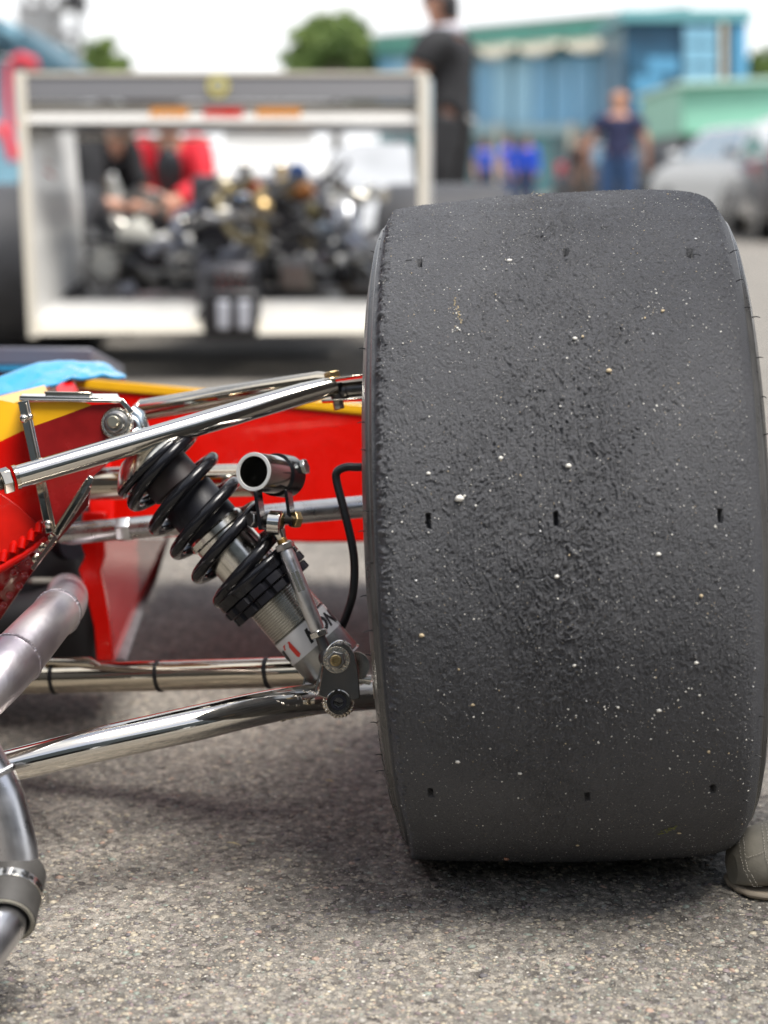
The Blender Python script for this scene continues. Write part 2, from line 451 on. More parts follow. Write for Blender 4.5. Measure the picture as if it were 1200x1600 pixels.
# tyre ------------------------------------------------------------
def rubber():
    m = bpy.data.materials.new('worn_rubber'); m.use_nodes = True
    t = m.node_tree; b = t.nodes['Principled BSDF']; N = t.nodes.new; K = t.links.new
    g = N('ShaderNodeTexCoord')
    n1 = N('ShaderNodeTexNoise'); n1.inputs['Scale'].default_value = 9; n1.inputs['Detail'].default_value = 8
    cr = N('ShaderNodeValToRGB'); e = cr.color_ramp.elements
    e[0].position = .3; e[0].color = (0.074, 0.076, 0.084, 1); e[1].position = .7; e[1].color = (0.103, 0.105, 0.113, 1)
    K(g.outputs['Object'], n1.inputs['Vector']); K(n1.outputs['Fac'], cr.inputs['Fac'])
    # dusty specks
    n2 = N('ShaderNodeTexNoise'); n2.inputs['Scale'].default_value = 520; n2.inputs['Detail'].default_value = 2
    K(g.outputs['Object'], n2.inputs['Vector'])
    mr = N('ShaderNodeMapRange'); mr.inputs['From Min'].default_value = 0.70; mr.inputs['From Max'].default_value = 0.76
    K(n2.outputs['Fac'], mr.inputs['Value'])
    mx = N('ShaderNodeMix'); mx.data_type = 'RGBA'; mx.inputs['B'].default_value = (0.34, 0.33, 0.30, 1)
    K(mr.outputs['Result'], mx.inputs['Factor']); K(cr.outputs['Color'], mx.inputs['A']); K(mx.outputs['Result'], b.inputs['Base Color'])
    b.inputs['Roughness'].default_value = 0.5; b.inputs['Specular IOR Level'].default_value = 0.45
    n3 = N('ShaderNodeTexNoise'); n3.inputs['Scale'].default_value = 620; n3.inputs['Detail'].default_value = 4; n3.inputs['Roughness'].default_value = .65
    K(g.outputs['Object'], n3.inputs['Vector'])
    bp = N('ShaderNodeBump'); bp.inputs['Distance'].default_value = 0.0028
    K(n3.outputs['Fac'], bp.inputs['Height']); K(bp.outputs['Normal'], b.inputs['Normal'])
    return m
rub = rubber()
sidem = mat('sidewall_rubber', (0.070, 0.068, 0.065), 0.30, 0, var=0.18, vscale=30, bump=0.0003, bscale=200, rvar=0.08)
CEN = Vector((0.190, 1.84, 0.336)); CAMB = R(-3.2); YAW = R(-5.0)
WM = Matrix.Rotation(YAW, 3, 'Z') @ Matrix.Rotation(CAMB, 3, 'Y')
WMn = np.array(WM)
key = [(-.150, .165), (-.158, .185), (-.170, .215), (-.1765, .245), (-.1775, .27), (-.1745, .293), (-.1705, .308), (-.1665, .3175), (-.1640, .3215), (-.1600, .3235), (-.1585, .3262), (-.1575, .3275),
       (-.1540, .3345), (-.148, .3365), (-.13, .3382), (-.09, .3400), (-.04, .3412), (0, .3418), (.05, .3420), (.09, .3414), (.115, .3398), (.130, .3375), (.142, .3335), (.151, .3275), (.158, .3185), (.1625, .309), (.165, .303),
       (.1685, .296), (.173, .282), (.1755, .262), (.175, .24), (.168, .215), (.157, .185), (.150, .165)]
key = np.array(key); key[:, 0] *= 1.035
cum = np.r_[0, np.cumsum(np.hypot(*np.diff(key, axis=0).T))]
# dense spacing on the tread
def sample_s():
    s = []; x = 0
    while x < cum[-1]:
        s.append(x); r_ = np.interp(x, cum, key[:, 1]); x += 0.00085 if r_ > .30 else 0.004
    s.append(cum[-1]); return np.array(s)
ss = sample_s()
kx = np.interp(ss, cum, key[:, 0]); kr = np.interp(ss, cum, key[:, 1])
# smooth the profile on the right-hand shoulder
for _ in range(14):
    m_ = kx > -.14; a = kr.copy(); b_ = kx.copy()
    a[1:-1] = (kr[:-2] + 2 * kr[1:-1] + kr[2:]) / 4; b_[1:-1] = (kx[:-2] + 2 * kx[1:-1] + kx[2:]) / 4
    kr = np.where(m_, a, kr); kx = np.where(m_, b_, kx)
# theta: 0 = facing camera (-Y), + = up
th = [-math.pi]; 
while th[-1] < math.pi - 0.02:
    a = th[-1]; th.append(a + (0.0026 if -1.75 < a < 1.9 else 0.02))
th = np.array(th)
TH, S = np.meshgrid(th, ss, indexing='ij')
KX = np.interp(S, ss, kx); KR = np.interp(S, ss, kr)
dkx = np.gradient(kx, ss); dkr = np.gradient(kr, ss)
nx_ = -np.interp(S, ss, dkr) * -1; # outward normal in (x,r): (dr, -dx) rotated
NX = -np.interp(S, ss, dkr); NR = np.interp(S, ss, dkx)
ln = np.hypot(NX, NR); NX /= ln; NR /= ln
def tyre_pts(TH, KX, KR):
    x = KX; y = -KR * np.cos(TH); z = KR * np.sin(TH)
    p = np.stack([x, y, z], -1) @ WMn.T + np.array(CEN)
    return p
base = tyre_pts(TH, KX, KR)
bpx, bpy_, bd = proj(base.reshape(-1, 3))
bn = (np.stack([NX, -NR * np.cos(TH), NR * np.sin(TH)], -1) @ WMn.T).reshape(-1, 3)
facing = ((np.array(CAM) - base.reshape(-1, 3)) * bn).sum(1) > 0
def find(px, py):
    d2 = (bpx - px) ** 2 + (bpy_ - py) ** 2 + np.where(facing, 0, 1e9)
    return int(np.argmin(d2))
arc = TH * 0.341
tread = np.clip((KR - .322) / .008, 0, 1) * (KR > .318)
w1 = vnoise(arc * 60, KX * 60, 1) - .5; w2 = vnoise(arc * 60, KX * 60, 2) - .5
ua = arc + w1 * .010; xa = KX + w2 * .010
rot = lambda a, b, c, f, g: (f * (a * math.cos(c) + b * math.sin(c)), g * (-a * math.sin(c) + b * math.cos(c)))
q1 = rot(ua, xa, .22, 170, 560); q2 = rot(ua, xa, -.25, 300, 640); q3 = rot(ua, xa, .3, 100, 340); q4 = rot(ua, xa, -.15, 230, 520)
r1 = .6 * vnoise(q1[0], q1[1], 3) + .4 * vnoise(q4[0], q4[1], 13); r2 = vnoise(q2[0], q2[1], 4); r3 = vnoise(q3[0], q3[1], 5); r4 = vnoise(arc * 12, KX * 14, 6)
ridge = 1 - np.abs(2 * r1 - 1); ridge2 = 1 - np.abs(2 * r3 - 1)
amp = 0.7 + .45 * np.clip((r4 - .3) * 2, 0, 1) + .35 * np.exp(-((KX + .02) / .07) ** 2)
def terrace(v, n, w):
    t = v * n; f = t - np.floor(t); f = np.clip(f / w, 0, 1); return (np.floor(t) + f * f * (3 - 2 * f)) / n - v
t1 = terrace(.65 * r1 + .35 * vnoise(*rot(ua, xa, .15, 380, 900), 33), 5, .22)
q6 = rot(ua, xa, .12, 62, 330); t2 = terrace(.8 * vnoise(*q6, 31) + .2 * r2, 3, .16)
cen_ = .45 + .75 * np.exp(-((KX + .01 - .015 * np.sin(arc * 7)) / .065) ** 2) + .35 * np.clip((vnoise(arc * 20, KX * 26, 44) - .5) * 3, 0, 1)
disp = (t1 * .0062 * (.55 + .45 * cen_) + t2 * .0050 * cen_ + (r2 - .5) * .0008 + (ridge - .5) * .0003) * (.6 + .55 * np.clip((TH + .35) / .8, 0, 1))
# strong curls near tread middle
midz = np.exp(-((KX - .0 - .02 * np.sin(arc * 9)) / .035) ** 2)
q5 = rot(ua, xa, .25, 60, 190); r5 = .7 * vnoise(q5[0], q5[1], 8) + .3 * r2
disp += midz * (1 - np.abs(2 * r5 - 1)) ** 8 * .0013
# feathered inner edge
edge = np.exp(-((KX + .1605) / .006) ** 2) * (KR > .325)
r6 = .5 * vnoise(arc * 420, KX * 260, 9) + .5 * vnoise(arc * 190 + KX * 40, KX * 150, 19)
disp += edge * ((r6 - .46) * .0055)
disp *= tread
disp += (vnoise(arc * 5, KX * 7, 12) - .5) * .0018 * tread
# low ribs round both shoulders
for xr, rr in ((-1, .3185), (-1, .3225), (-1, .3140), (1, .3080), (1, .3030), (1, .2980)):
    w = np.exp(-((KR - rr) / .0009) ** 2) * (np.sign(KX) == xr)
    disp += w * .0013
# slanted scallops on the lower inner sidewall
sc = np.clip((.312 - KR) / .01, 0, 1) * np.clip((KR - .24) / .02, 0, 1) * (KX < 0) * np.clip((-TH - .25) / .3, 0, 1)
disp += sc * (np.sin((TH * 26 + (KR - .3) * 60)) > .35) * .0012
# rectangular wear-indicator holes
holes = [(656, 411, 1.0), (884, 397, 1.0), (1078, 397, 1.1), (669, 815, 1), (869, 811, .95), (1125, 806, .9), (673, 1238, 1), (918, 1243, 1), (1113, 1232, 1)]
fl = disp.reshape(-1)
arcf = arc.ravel(); kxf = KX.ravel()
for (hx, hy, q) in holes:
    i = find(hx, hy)
    da = np.abs(arcf - arcf[i]); dx = np.abs(kxf - kxf[i])
    wob = (vnoise(arcf * 420, kxf * 420, 21) - .5) * .0012
    inside = (da + wob < .0064 * q) & (dx + wob * .7 < .0024 * q)
    fl[inside] = -.0075
# torn flaps beside some holes
D3 = fl.reshape(disp.shape)
full = np.stack([KX + NX * D3, -(KR + NR * D3) * np.cos(TH), (KR + NR * D3) * np.sin(TH)], -1) @ WMn.T + np.array(CEN)
bz = np.clip(1 - full[..., 2] / .075, 0, 1) ** 1.6
full[..., 0] += np.where(KX < -.10, -.011, np.where(KX > .13, .004, 0)) * bz * np.clip((KR - .2) / .08, 0, 1)
low = full[..., 2] < .0025
full[..., 2] = np.where(low, .0025, full[..., 2])
orgc = np.array(ORG[car.name])
me = grid_mesh('tyre', (full - orgc).reshape(-1, 3), len(th), len(ss), [rub, sidem], wrap=True)
fi = np.tile(((kr[:-1] < .3225) & (kx[:-1] < 0)) | ((kr[:-1] < .312) & (kx[:-1] > 0)), len(th))
me.polygons.foreach_set('material_index', fi.astype(np.int32))
tyre = link(me, 'tyre', car, label='wide worn slick tyre speckled with grit')
# rim
rm = MB()
axv = WM @ Vector((1, 0, 0))
rm.lathe(CEN, axv, [(-.150, .168), (-.152, .176), (-.147, .176), (-.143, .160), (-.11, .150), (-.05, .142), (.06, .142), (.11, .150), (.143, .160), (.147, .176), (.152, .176), (.150, .168), (.12, .135), (.03, .13), (.02, .05), (-.02, .05), (-.1, .13)], 48, caps=True)
rm.build('rim', alu, car)
# grit stuck to the tread
ptf = full.reshape(-1, 3); knf = KR.ravel()
cand = np.where(facing & (knf > .3245))[0]
# choose uniformly in picture-independent surface area
sel = rng.choice(cand, 6500, replace=False)
szs = np.clip(np.exp(rng.normal(-8.2, .45, len(sel))), .00014, .0012)
gm = [mat('grit_white', (0.74, 0.72, 0.66), .7), mat('grit_grey', (0.26, .26, .25), .7), mat('grit_tan', (0.52, 0.42, 0.27), .7), mat('grit_glass', (0.8, .8, .8), .1)]
mid = rng.choice(4, len(sel), p=[.55, .25, .12, .08])
gme = chips('tread_grit', ptf[sel] - orgc, bn[sel], szs * 1.12, .5, gm, mid, up=.45)
link(gme, 'tread_grit', tyre, kind='stuff')
# denser small clusters
cl = []
for (cx, cy, rad, k) in [(797, 411, 12, 14), (711, 485, 8, 14), (713, 515, 6, 16), (1018, 485, 14, 30), (783, 716, 8, 8), (718, 777, 13, 12), (1050, 625, 22, 24), (955, 1120, 60, 40), (1120, 1170, 60, 50), (700, 1150, 60, 20), (1095, 1205, 30, 24), (1100, 940, 24, 16), (900, 530, 10, 7), (1060, 1085, 40, 20), (840, 309, 16, 12), (830, 339, 10, 8), (795, 750, 18, 6)]:
    for _ in range(k): cl.append(find(cx + random.gauss(0, rad * .6), cy + random.gauss(0, rad * .6)))
cl = np.array(cl)
link(chips('grit_cluster', ptf[cl] - orgc, bn[cl], np.clip(np.exp(rng.normal(-7.75, .6, len(cl))), .0002, .0018), .5, gm, rng.choice(3, len(cl), p=[.6, .15, .25]), up=.5), 'grit_cluster', tyre, kind='stuff')
for (x, y, s, mi_) in [(719, 779, .0046, 0), (889, 729, .0029, 0), (796, 410, .0030, 0), (951, 582, .0030, 2), (659, 992, .0028, 2), (792, 1337, .0032, 4), (715, 1188, .0027, 0), (1029, 865, .0026, 0), (903, 1316, .0021, 2), (899, 532, .0024, 0), (1030, 1108, .0026, 0), (870, 900, .0026, 0), (782, 716, .0024, 0), (1061, 1300, .0024, 2), (813, 1206, .0024, 0), (670, 740, .0022, 0), (1087, 1034, .0022, 0), (1042, 1297, .0016, 1), (738, 1100, .0022, 2)]:
    i = find(x, y)
    pm = {0: gm[0], 1: gm[1], 2: gm[2], 4: mat('grit_pink', (.5, .26, .18), .7)}[mi_]
    mme = chips('pebble', (ptf[i:i + 1] - orgc), bn[i:i + 1], np.array([s * .8]), .6, [pm], None, up=.3, sub=1, rough=.95)
    link(mme, 'pebble', tyre)
# yellow paint scuff and green leaf scrap pressed onto the tread
def smear(pts, w, m, name):
    b = MB()
    for (x, y) in pts:
        i = find(x, y); p = Vector(ptf[i]); nn = Vector(bn[i])
        a, u, w_ = basis(nn)
        k = 7; vs = []
        for j in range(k):
            an = 6.283 * j / k; r_ = w * random.uniform(.4, 1)
            vs.append(p + nn * .0009 + (u * math.cos(an) + w_ * math.sin(an)) * r_)
        vs.append(p + nn * .0014)
        b.add(vs, [(j, (j + 1) % k, k) for j in range(k)])
    return b.build(name, m, tyre, smooth=20)
smear([(710 + t * .7 + random.gauss(0, 1.5), 468 + t * 2.4) for t in range(17)], .0011, mat('dry_tan_dust', (.42, .34, .2), .9), 'dust_smear')
smear([(1032 + t * 1.4 + random.gauss(0, 1.2), 1302 - t * .7 + random.gauss(0, 1.5)) for t in range(18)], .0018, mat('green_leaf_scrap', (.17, .18, .05), .6), 'leaf_scrap')
smear([(832 + t * 1.6, 309 + random.gauss(0, 1)) for t in range(12)], .0012, mat('dry_tan_dust', (.42, .34, .2), .9), 'dust_smear')
ground_refl = mat('tan_ground_reflection', (.20, .155, .105), .45, var=.25, vscale=90)  # tan colour painted in for the ground's reflection on the smooth rubber
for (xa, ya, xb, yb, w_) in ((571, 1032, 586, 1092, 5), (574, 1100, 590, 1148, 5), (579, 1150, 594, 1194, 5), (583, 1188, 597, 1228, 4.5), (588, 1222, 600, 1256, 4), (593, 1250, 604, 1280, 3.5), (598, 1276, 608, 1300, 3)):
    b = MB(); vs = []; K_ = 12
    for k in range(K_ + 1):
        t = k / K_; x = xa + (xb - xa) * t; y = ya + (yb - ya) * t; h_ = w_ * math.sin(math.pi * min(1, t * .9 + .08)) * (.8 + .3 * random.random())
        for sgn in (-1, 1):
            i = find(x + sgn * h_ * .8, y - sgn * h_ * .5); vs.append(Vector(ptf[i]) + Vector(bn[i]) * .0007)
    b.add(vs, [(2 * k, 2 * k + 1, 2 * k + 3, 2 * k + 2) for k in range(K_)]); b.build('sidewall_reflection', ground_refl, tyre)
# rubber vent hairs on the sidewalls
hb = MB()
hair_px = [(572, 392), (570, 545), (569, 660), (573, 705), (578, 800), (569, 830), (583, 880), (572, 930), (582, 985), (573, 1026), (577, 1090), (588, 1130), (592, 1180), (597, 1205), (1141, 395), (1150, 440), (1163, 480), (1176, 495), (1180, 560), (1190, 620), (1193, 680), (1180, 1180), (1160, 1250), (1186, 1120)]
for (x, y) in hair_px:
    i = find(x, y); p = Vector(ptf[i]); nn = Vector(bn[i])
    sd_ = Vector((1, 0, 0)) * (1 if x > 800 else -1)
    q = p + nn * random.uniform(.003, .006) + Vector((random.uniform(-.001, .001), 0, random.uniform(-.002, .002))) + sd_ * .002
    b = MB(); b.tube([p - nn * .001, (p + q) / 2 + Vector((0, 0, .0006)), q], [.0006, .0005, .0003], 6)
    b.build('vent_hair', brub, tyre)
# curls of torn rubber at the inner edge
cb = MB()
for k in range(150):
    y = 335 + 990 * random.random()
    i = find(np.interp(y, [335, 600, 900, 1150, 1330], [600, 598, 606, 616, 640]) + random.gauss(2, 4), y)
    p = Vector(ptf[i]); nn = Vector(bn[i]); a, u, w_ = basis(nn)
    L_ = random.uniform(.001, .0032); an = random.uniform(0, 6.28)
    d_ = (u * math.cos(an) + w_ * math.sin(an))
    cb.tube([p - nn * .0005, p + nn * L_ * .45 + d_ * L_ * .5, p + nn * L_ * .3 + d_ * L_ * 1.1], [.0009, .0008, .0003], 5)
cb.build('torn_edge', rub, tyre, kind='stuff')
# curls in the middle of the tread
cb = MB()
for (x, y, k_, sp) in [(855, 372, 8, 12), (985, 483, 6, 18), (860, 620, 5, 22), (875, 700, 5, 26), (868, 940, 6, 30), (860, 560, 4, 20), (645, 411, 2, 6), (1085, 405, 2, 8), (870, 1010, 4, 26)]:
    for _ in range(k_):
        i = find(x + random.gauss(0, sp * .6), y + random.gauss(0, sp)); p = Vector(ptf[i]); nn = Vector(bn[i]); a, u, w_ = basis(nn, (0, 0, 1))
        an = random.gauss(0, .6); pts = []
        q = p.copy(); 
        for s_ in range(6):
            pts.append(q + nn * .0003); an += random.gauss(0, .5)
            q = q + (u * math.cos(an) + w_ * math.sin(an)) * random.uniform(.0012, .0024)
        cb.tube([p - nn * .0004 for p in pts] if False else pts, [.0003, .0006, .0008, .0008, .0006, .0003], 6, flat=.6)
cb.build('rubber_curl', rub, tyre, kind='stuff')
# ---------------------------------------------------------------- suspension of the red car
def child(mb, name, m, parent=car, **k): return mb.build(name, m, parent, **k)
def on_tube(path, rad, px, py, lift=0.0):
    best = None
    for i in range(len(path) - 1):
        for t in (0, .25, .5, .75):
            c = path[i].lerp(path[i + 1], t); r_ = rad[i] * (1 - t) + rad[i + 1] * t
            x, y, d = proj(c); x = float(x); y = float(y); d = float(d); e = math.hypot(x - px, y - py)
            if best is None or e < best[0]: best = (e, d, r_)
    e, d, r_ = best; off = min(Pr(e, d), r_ * .97)
    return P(px, py, d - math.sqrt(r_ * r_ - off * off) - lift)
def hexbolt(parent, c, ax, r, h, m, name='bolt_head', stub=None, washer=None, rot=.3):
    ax = Vector(ax).normalized(); c = Vector(c)
    b = MB(); b.hexn(c, ax, r, h, rot=rot)
    if washer: b.lathe(c - ax * (h / 2 + .0012), ax, [(0, washer), (.0012, washer)], 28)
    if stub: b.lathe(c + ax * h / 2, ax, [(0, stub), (h * .7, stub), (h * .8, stub * .8)], 18)
    return b.build(name, m, parent, bevel=.0003)
toc = lambda p: (CAM - p).normalized()

# upper front link -----------------------------------------------
A = P(22, 747, 1.76); B = P(505, 606, 1.875)
uf = MB()
pts = [A.lerp(B, t) for t in (0, .04, .3, .7, .93)] + [P(522, 603, 1.88)]
uf.tube(pts, [Pr(18.5, 1.76), Pr(18.5, 1.76), Pr(18.5, 1.79), Pr(18, 1.85), Pr(17, 1.87), Pr(15, 1.88)], 40)
upl = child(uf, 'upper_suspension_link', chrome2, label='bright chromed upper link in front')
d_ = (A - B).normalized()
b = MB(); b.lathe(A + d_ * -.004, d_, [(0, Pr(20, 1.76)), (.004, Pr(20, 1.76))], 32); child(b, 'end_collar', chrome, upl, bevel=.0004)
b = MB(); b.hexn(A + d_ * .008, d_, Pr(21, 1.76), .011, rot=.4); child(b, 'lock_nut', chrome, upl, bevel=.0006)
b = MB()
prof = []; x = 0
while x < .05: prof += [(x, Pr(11.5, 1.76)), (x + .0007, Pr(13.2, 1.76))]; x += .0014
b.lathe(A + d_ * .012, d_, prof, 28); child(b, 'threaded_rod', steel, upl, smooth=20)

# upper rear link -------------------------------------------------
A2 = P(212, 643, 2.02); B2 = P(500, 594, 1.90)
b = MB(); b.tube([A2, A2.lerp(B2, .05), A2.lerp(B2, .5), B2, P(520, 592, 1.89)], [Pr(10, 2.02), Pr(17, 2.02), Pr(17, 1.96), Pr(14, 1.9), Pr(9, 1.89)], 36)
url = child(b, 'upper_suspension_link', chrome, label='second upper link, behind')
b = MB(); b.ring(A2.lerp(B2, .045), B2 - A2, Pr(16, 2.02), .0012, 24, 8); child(b, 'weld_bead', weld, url)
# outer clevis with vertical bolt
tb = P(519, 586, 1.885); bb = P(529, 634, 1.885); ax = (bb - tb).normalized()
b = MB()
for (y0, w_) in ((596, 3.0), (627, 2.6)):
    c0 = P(503, y0 + 2, 1.885); c1 = P(575, y0 - 8 if y0 < 610 else y0 - 2, 1.885); up = -ax * Pr(w_, 1.885)
    dpt = FW * .016
    b.prism([c0 - dpt, c1 - dpt, c1 + dpt, c0 + dpt], up)
child(b, 'clevis_plate', chrome, bevel=.0006)
b = MB(); b.lathe(P(524, 600, 1.885), ax, [(0, Pr(11, 1.885)), (Pr(24, 1.885), Pr(11, 1.885))], 24); b.ball(P(538, 611, 1.885), Pr(13, 1.885))
b.tube([P(540, 610, 1.885), P(580, 606, 1.885)], Pr(12, 1.885), 20); child(b, 'rod_end', dmetal)
hexbolt(car, P(519, 586, 1.885), -ax, Pr(13, 1.885), Pr(11, 1.885), brass)
hexbolt(car, P(529, 633, 1.885), ax, Pr(9, 1.885), Pr(13, 1.885), steel, 'lock_nut')
b = MB(); b.tube([P(478, 602, 1.875), P(492, 598, 1.87), P(508, 597, 1.87)], [.0015, .003, .0012], 10, flat=.6); child(b, 'weld_bead', weld)

# lower wishbone --------------------------------------------------
path = spline([P(-60, 1213, 1.69), P(20, 1195, 1.70), P(150, 1164, 1.72), P(300, 1131, 1.76), P(420, 1104, 1.80), P(500, 1092, 1.83), P(610, 1085, 1.88)], 8)
rad = lerp_list([Pr(26, 1.69), Pr(25.5, 1.7), Pr(27.5, 1.72), Pr(28, 1.76), Pr(26, 1.8), Pr(24, 1.83), Pr(22, 1.88)], len(path))
lpath, lrad = path, rad
b = MB(); b.tube(path, rad, 44)
lwf = child(b, 'lower_wishbone_tube', chrome2, label='front tube of the lower wishbone, thick and polished')
path = spline([P(-20, 1062, 2.05), P(60, 1061, 2.04), P(250, 1056, 2.0), P(420, 1051, 1.95), P(560, 1046, 1.92)], 6)
b = MB(); b.tube(path, lerp_list([Pr(22, 2.05), Pr(23, 2.04), Pr(24, 2.0), Pr(24, 1.95), Pr(23, 1.92)], len(path)), 40)
lwr = child(b, 'lower_wishbone_tube', chrome, label='rear tube of the lower wishbone wrapped with black ties')
for x, y in ((93, 1060), (243, 1056), (411, 1051)):
    rear_r = lerp_list([Pr(22, 2.05), Pr(23, 2.04), Pr(24, 2.0), Pr(24, 1.95), Pr(23, 1.92)], len(path))
    k_ = min(range(len(path)), key=lambda i: abs(float(proj(path[i])[0]) - x)); c = path[k_]
    axx = (path[min(k_ + 1, len(path) - 1)] - path[k_ - 1]).normalized(); axx = (axx + Vector((0, .10, .04))).normalized()
    b = MB(); aa, u, w_ = basis(axx)
    rr = rear_r[k_] * 1.03
    vs = []
    b.lathe(c - aa * .0022, aa, [(0, rr * .985), (0, rr * 1.03), (.0044, rr * 1.03), (.0044, rr * .985)], 36, caps=False)
    child(b, 'cable_tie', brub, lwr)
# black tape bulge / head at the chassis end
b = MB(); b.tube([P(70, 1034, 2.03), P(140, 1036, 2.02), P(165, 1046, 2.01)], [.004, .007, .002], 12); child(b, 'weld_gusset', chrome, lwr)
# weld strips on the front tube
for (seq, rr) in (([(432, 1096), (445, 1101), (460, 1102), (478, 1100), (492, 1097)], 3.2), ([(440, 1126), (460, 1122), (485, 1117), (512, 1113)], 2.2)):
    pts = [on_tube(lpath, lrad, x, y) for x, y in seq]
    b = MB()
    for k, q in enumerate(spline(pts, 6)):
        b.ball(q, Pr(rr * random.uniform(.7, 1.15), 1.79), 8, 6)
    child(b, 'weld_bead', weld, lwf)

# lower clevis bracket with bolts
brk = MB()
def plate(pts, d, th, slope=0.0):
    return [P(x, y, d + (x - 510) * slope) for x, y in pts], FW * th
o1, t1 = plate([(496, 1087), (506, 1030), (513, 1014), (524, 1005), (536, 1004), (547, 1010), (554, 1022), (560, 1048), (563, 1092), (530, 1100)], 1.79, .0032)
brk.prism(o1, t1)
dsteel = mat('dark_polished_steel', (.36, .33, .30), .16, 1.0, rvar=.06, vscale=50)
br1 = child(brk, 'clevis_bracket', dsteel, bevel=.0012, label='dark welded bracket holding the lower end of the shock')
b = MB(); o2, t2 = plate([(472, 1078), (484, 1032), (491, 1013), (503, 1004), (516, 1003), (522, 1012), (520, 1060), (515, 1085)], 1.835, .003); b.prism(o2, t2)
child(b, 'clevis_bracket', dsteel, bevel=.001)
for seq, dd in (([(472, 1078), (484, 1032), (491, 1013), (503, 1004)], 1.834), ([(493, 1083), (505, 1030), (513, 1013), (524, 1003), (537, 1002), (548, 1009)], 1.789)):
    b = MB(); b.tube(spline([P(x, y, dd) for x, y in seq], 5), .0010, 8); child(b, 'plate_edge', chrome2, br1)
n0 = toc(P(527, 1032, 1.78)); n0 = (n0 + Vector((-.05, 0, -.05))).normalized()
c = P(526, 1031, 1.785)
b = MB(); b.lathe(c, n0, [(0, Pr(21, 1.78)), (.002, Pr(21, 1.78)), (.002, Pr(14, 1.78))], 30); child(b, 'washer', weld, br1, bevel=.0003)
hexbolt(br1, c + n0 * .007, n0, Pr(15, 1.78), .008, steel, 'lock_nut')
b = MB(); b.lathe(c + n0 * .010, n0, [(0, Pr(9, 1.78)), (.007, Pr(9, 1.78)), (.008, Pr(7.5, 1.78)), (.008, Pr(5.5, 1.78)), (.004, Pr(5, 1.78))], 24); child(b, 'bolt_end', brass, br1)
c = P(529, 1097, 1.79)
b = MB(); b.lathe(c - n0 * .012, n0, [(0, Pr(21, 1.78)), (.015, Pr(20, 1.78)), (.016, Pr(18.5, 1.78)), (.016, Pr(13, 1.78)), (.010, Pr(13, 1.78))], 34); boss = child(b, 'bolt_boss', chrome2, br1)
b = MB(); b.lathe(c + n0 * .001, n0, [(0, Pr(13, 1.78)), (.0025, Pr(12.5, 1.78)), (.0025, Pr(8, 1.78))], 30, caps=False)
b.lathe(c - n0 * .003, n0, [(0, Pr(8, 1.78)), (.0065, Pr(8, 1.78))], 6, caps=False); b.lathe(c - n0 * .003, n0, [(0, Pr(9, 1.78)), (.0005, Pr(9, 1.78))], 6)
child(b, 'socket_bolt', mat('blackened_steel', (.10, .10, .12), .3, 1.0), br1)
b = MB()
a_, u_, w_ = basis(n0)
for k in range(26):
    an = 6.283 * k / 26; b.ball(c - n0 * .004 + (u_ * math.cos(an) + w_ * math.sin(an)) * Pr(23, 1.79), Pr(random.uniform(2.2, 4), 1.79), 8, 6)
child(b, 'weld_bead', weld, br1)
b = MB()
for k in range(12): b.ball(on_tube(lpath, lrad, 474 + k * 2.6, 1080 + math.sin(k) * 2 + k * .6), Pr(random.uniform(2, 3.6), 1.79), 8, 6)
child(b, 'weld_bead', weld, br1)
b = MB(); b.lathe(P(556, 1040, 1.86), n0, [(0, Pr(22, 1.86)), (.006, Pr(22, 1.86)), (.006, Pr(12, 1.86))], 28); b.tube([P(552, 1060, 1.86), P(580, 1062, 1.86)], Pr(7, 1.86), 14); child(b, 'upright_lug', alub)

# coil-over shock absorber ---------------------------------------
SD = 1.845
T = P(200, 671, SD); Bt = P(525, 1042, SD)
ax = (Bt - T).normalized(); SC = Pr(1, SD)
tcm = toc((T + Bt) / 2); nf = (tcm - ax * tcm.dot(ax)).normalized(); sv = ax.cross(nf)
if sv.x < 0: sv = -sv          # points to the upper right in the picture
def SP(s, r=0, phi=0): return T + ax * s * SC + (nf * math.cos(phi) + sv * math.sin(phi)) * r * SC
def lat(prof, **k):
    b = MB(); b.lathe(T, ax, [(s * SC, r * SC) for s, r in prof], 48, hint=nf, **k); return b
b = lat([(33, 28), (36, 46), (46, 60), (62, 76), (66, 78), (70, 77), (71, 50), (66, 20)])
shk = child(b, 'shock_absorber', alub, label='coil-over shock absorber with black spring')
b = MB(); b.ring(SP(0), n0, 17 * SC, 8 * SC, 32, 12); b.tube([SP(8), SP(40)], [16 * SC, 24 * SC], 20); child(b, 'top_eye', mat('pale_blue_alloy', (.45, .52, .55), .3, 1.0), shk)
child(lat([(62, 38), (64, 43), (118, 43), (121, 40)]), 'bump_cap', brown, shk)
child(lat([(100, 9), (160, 9)]), 'piston_rod', chrome2, shk)
child(lat([(134, 30), (137, 44), (140, 46), (205, 46), (206, 42)]), 'dust_shroud', bmatte, shk)
child(lat([(203, 47), (207, 50), (216, 50), (219, 46), (300, 46)]), 'damper_body', alub, shk)
prof = []
s = 338
while s < 405: prof += [(s, 47.5), (s + 1.6, 50.5), (s + 3.2, 47.5)]; s += 4.2
child(lat(prof), 'threaded_sleeve', mat('brassy_threads', (.66, .65, .61), .26, 1.0), shk, smooth=20)
child(lat([(404, 49.6), (487, 49.6)], caps=False), 'sticker', sticker, shk) if False else None
child(lat([(404, 49.2), (450, 49.2), (484, 49.2), (488, 47), (489, 44), (486, 42), (470, 30)]), 'damper_end', mat('cast_alloy_end', (.30, .30, .29), .35, 1.0, var=.15, vscale=90), shk)
child(lat([(488, 45), (489, 49.6), (492, 49.6), (492, 45)]), 'end_ring', chrome2, shk)
stick = child(lat([(406, 49.7), (447, 49.7)], caps=False), 'sticker', sticker, shk)
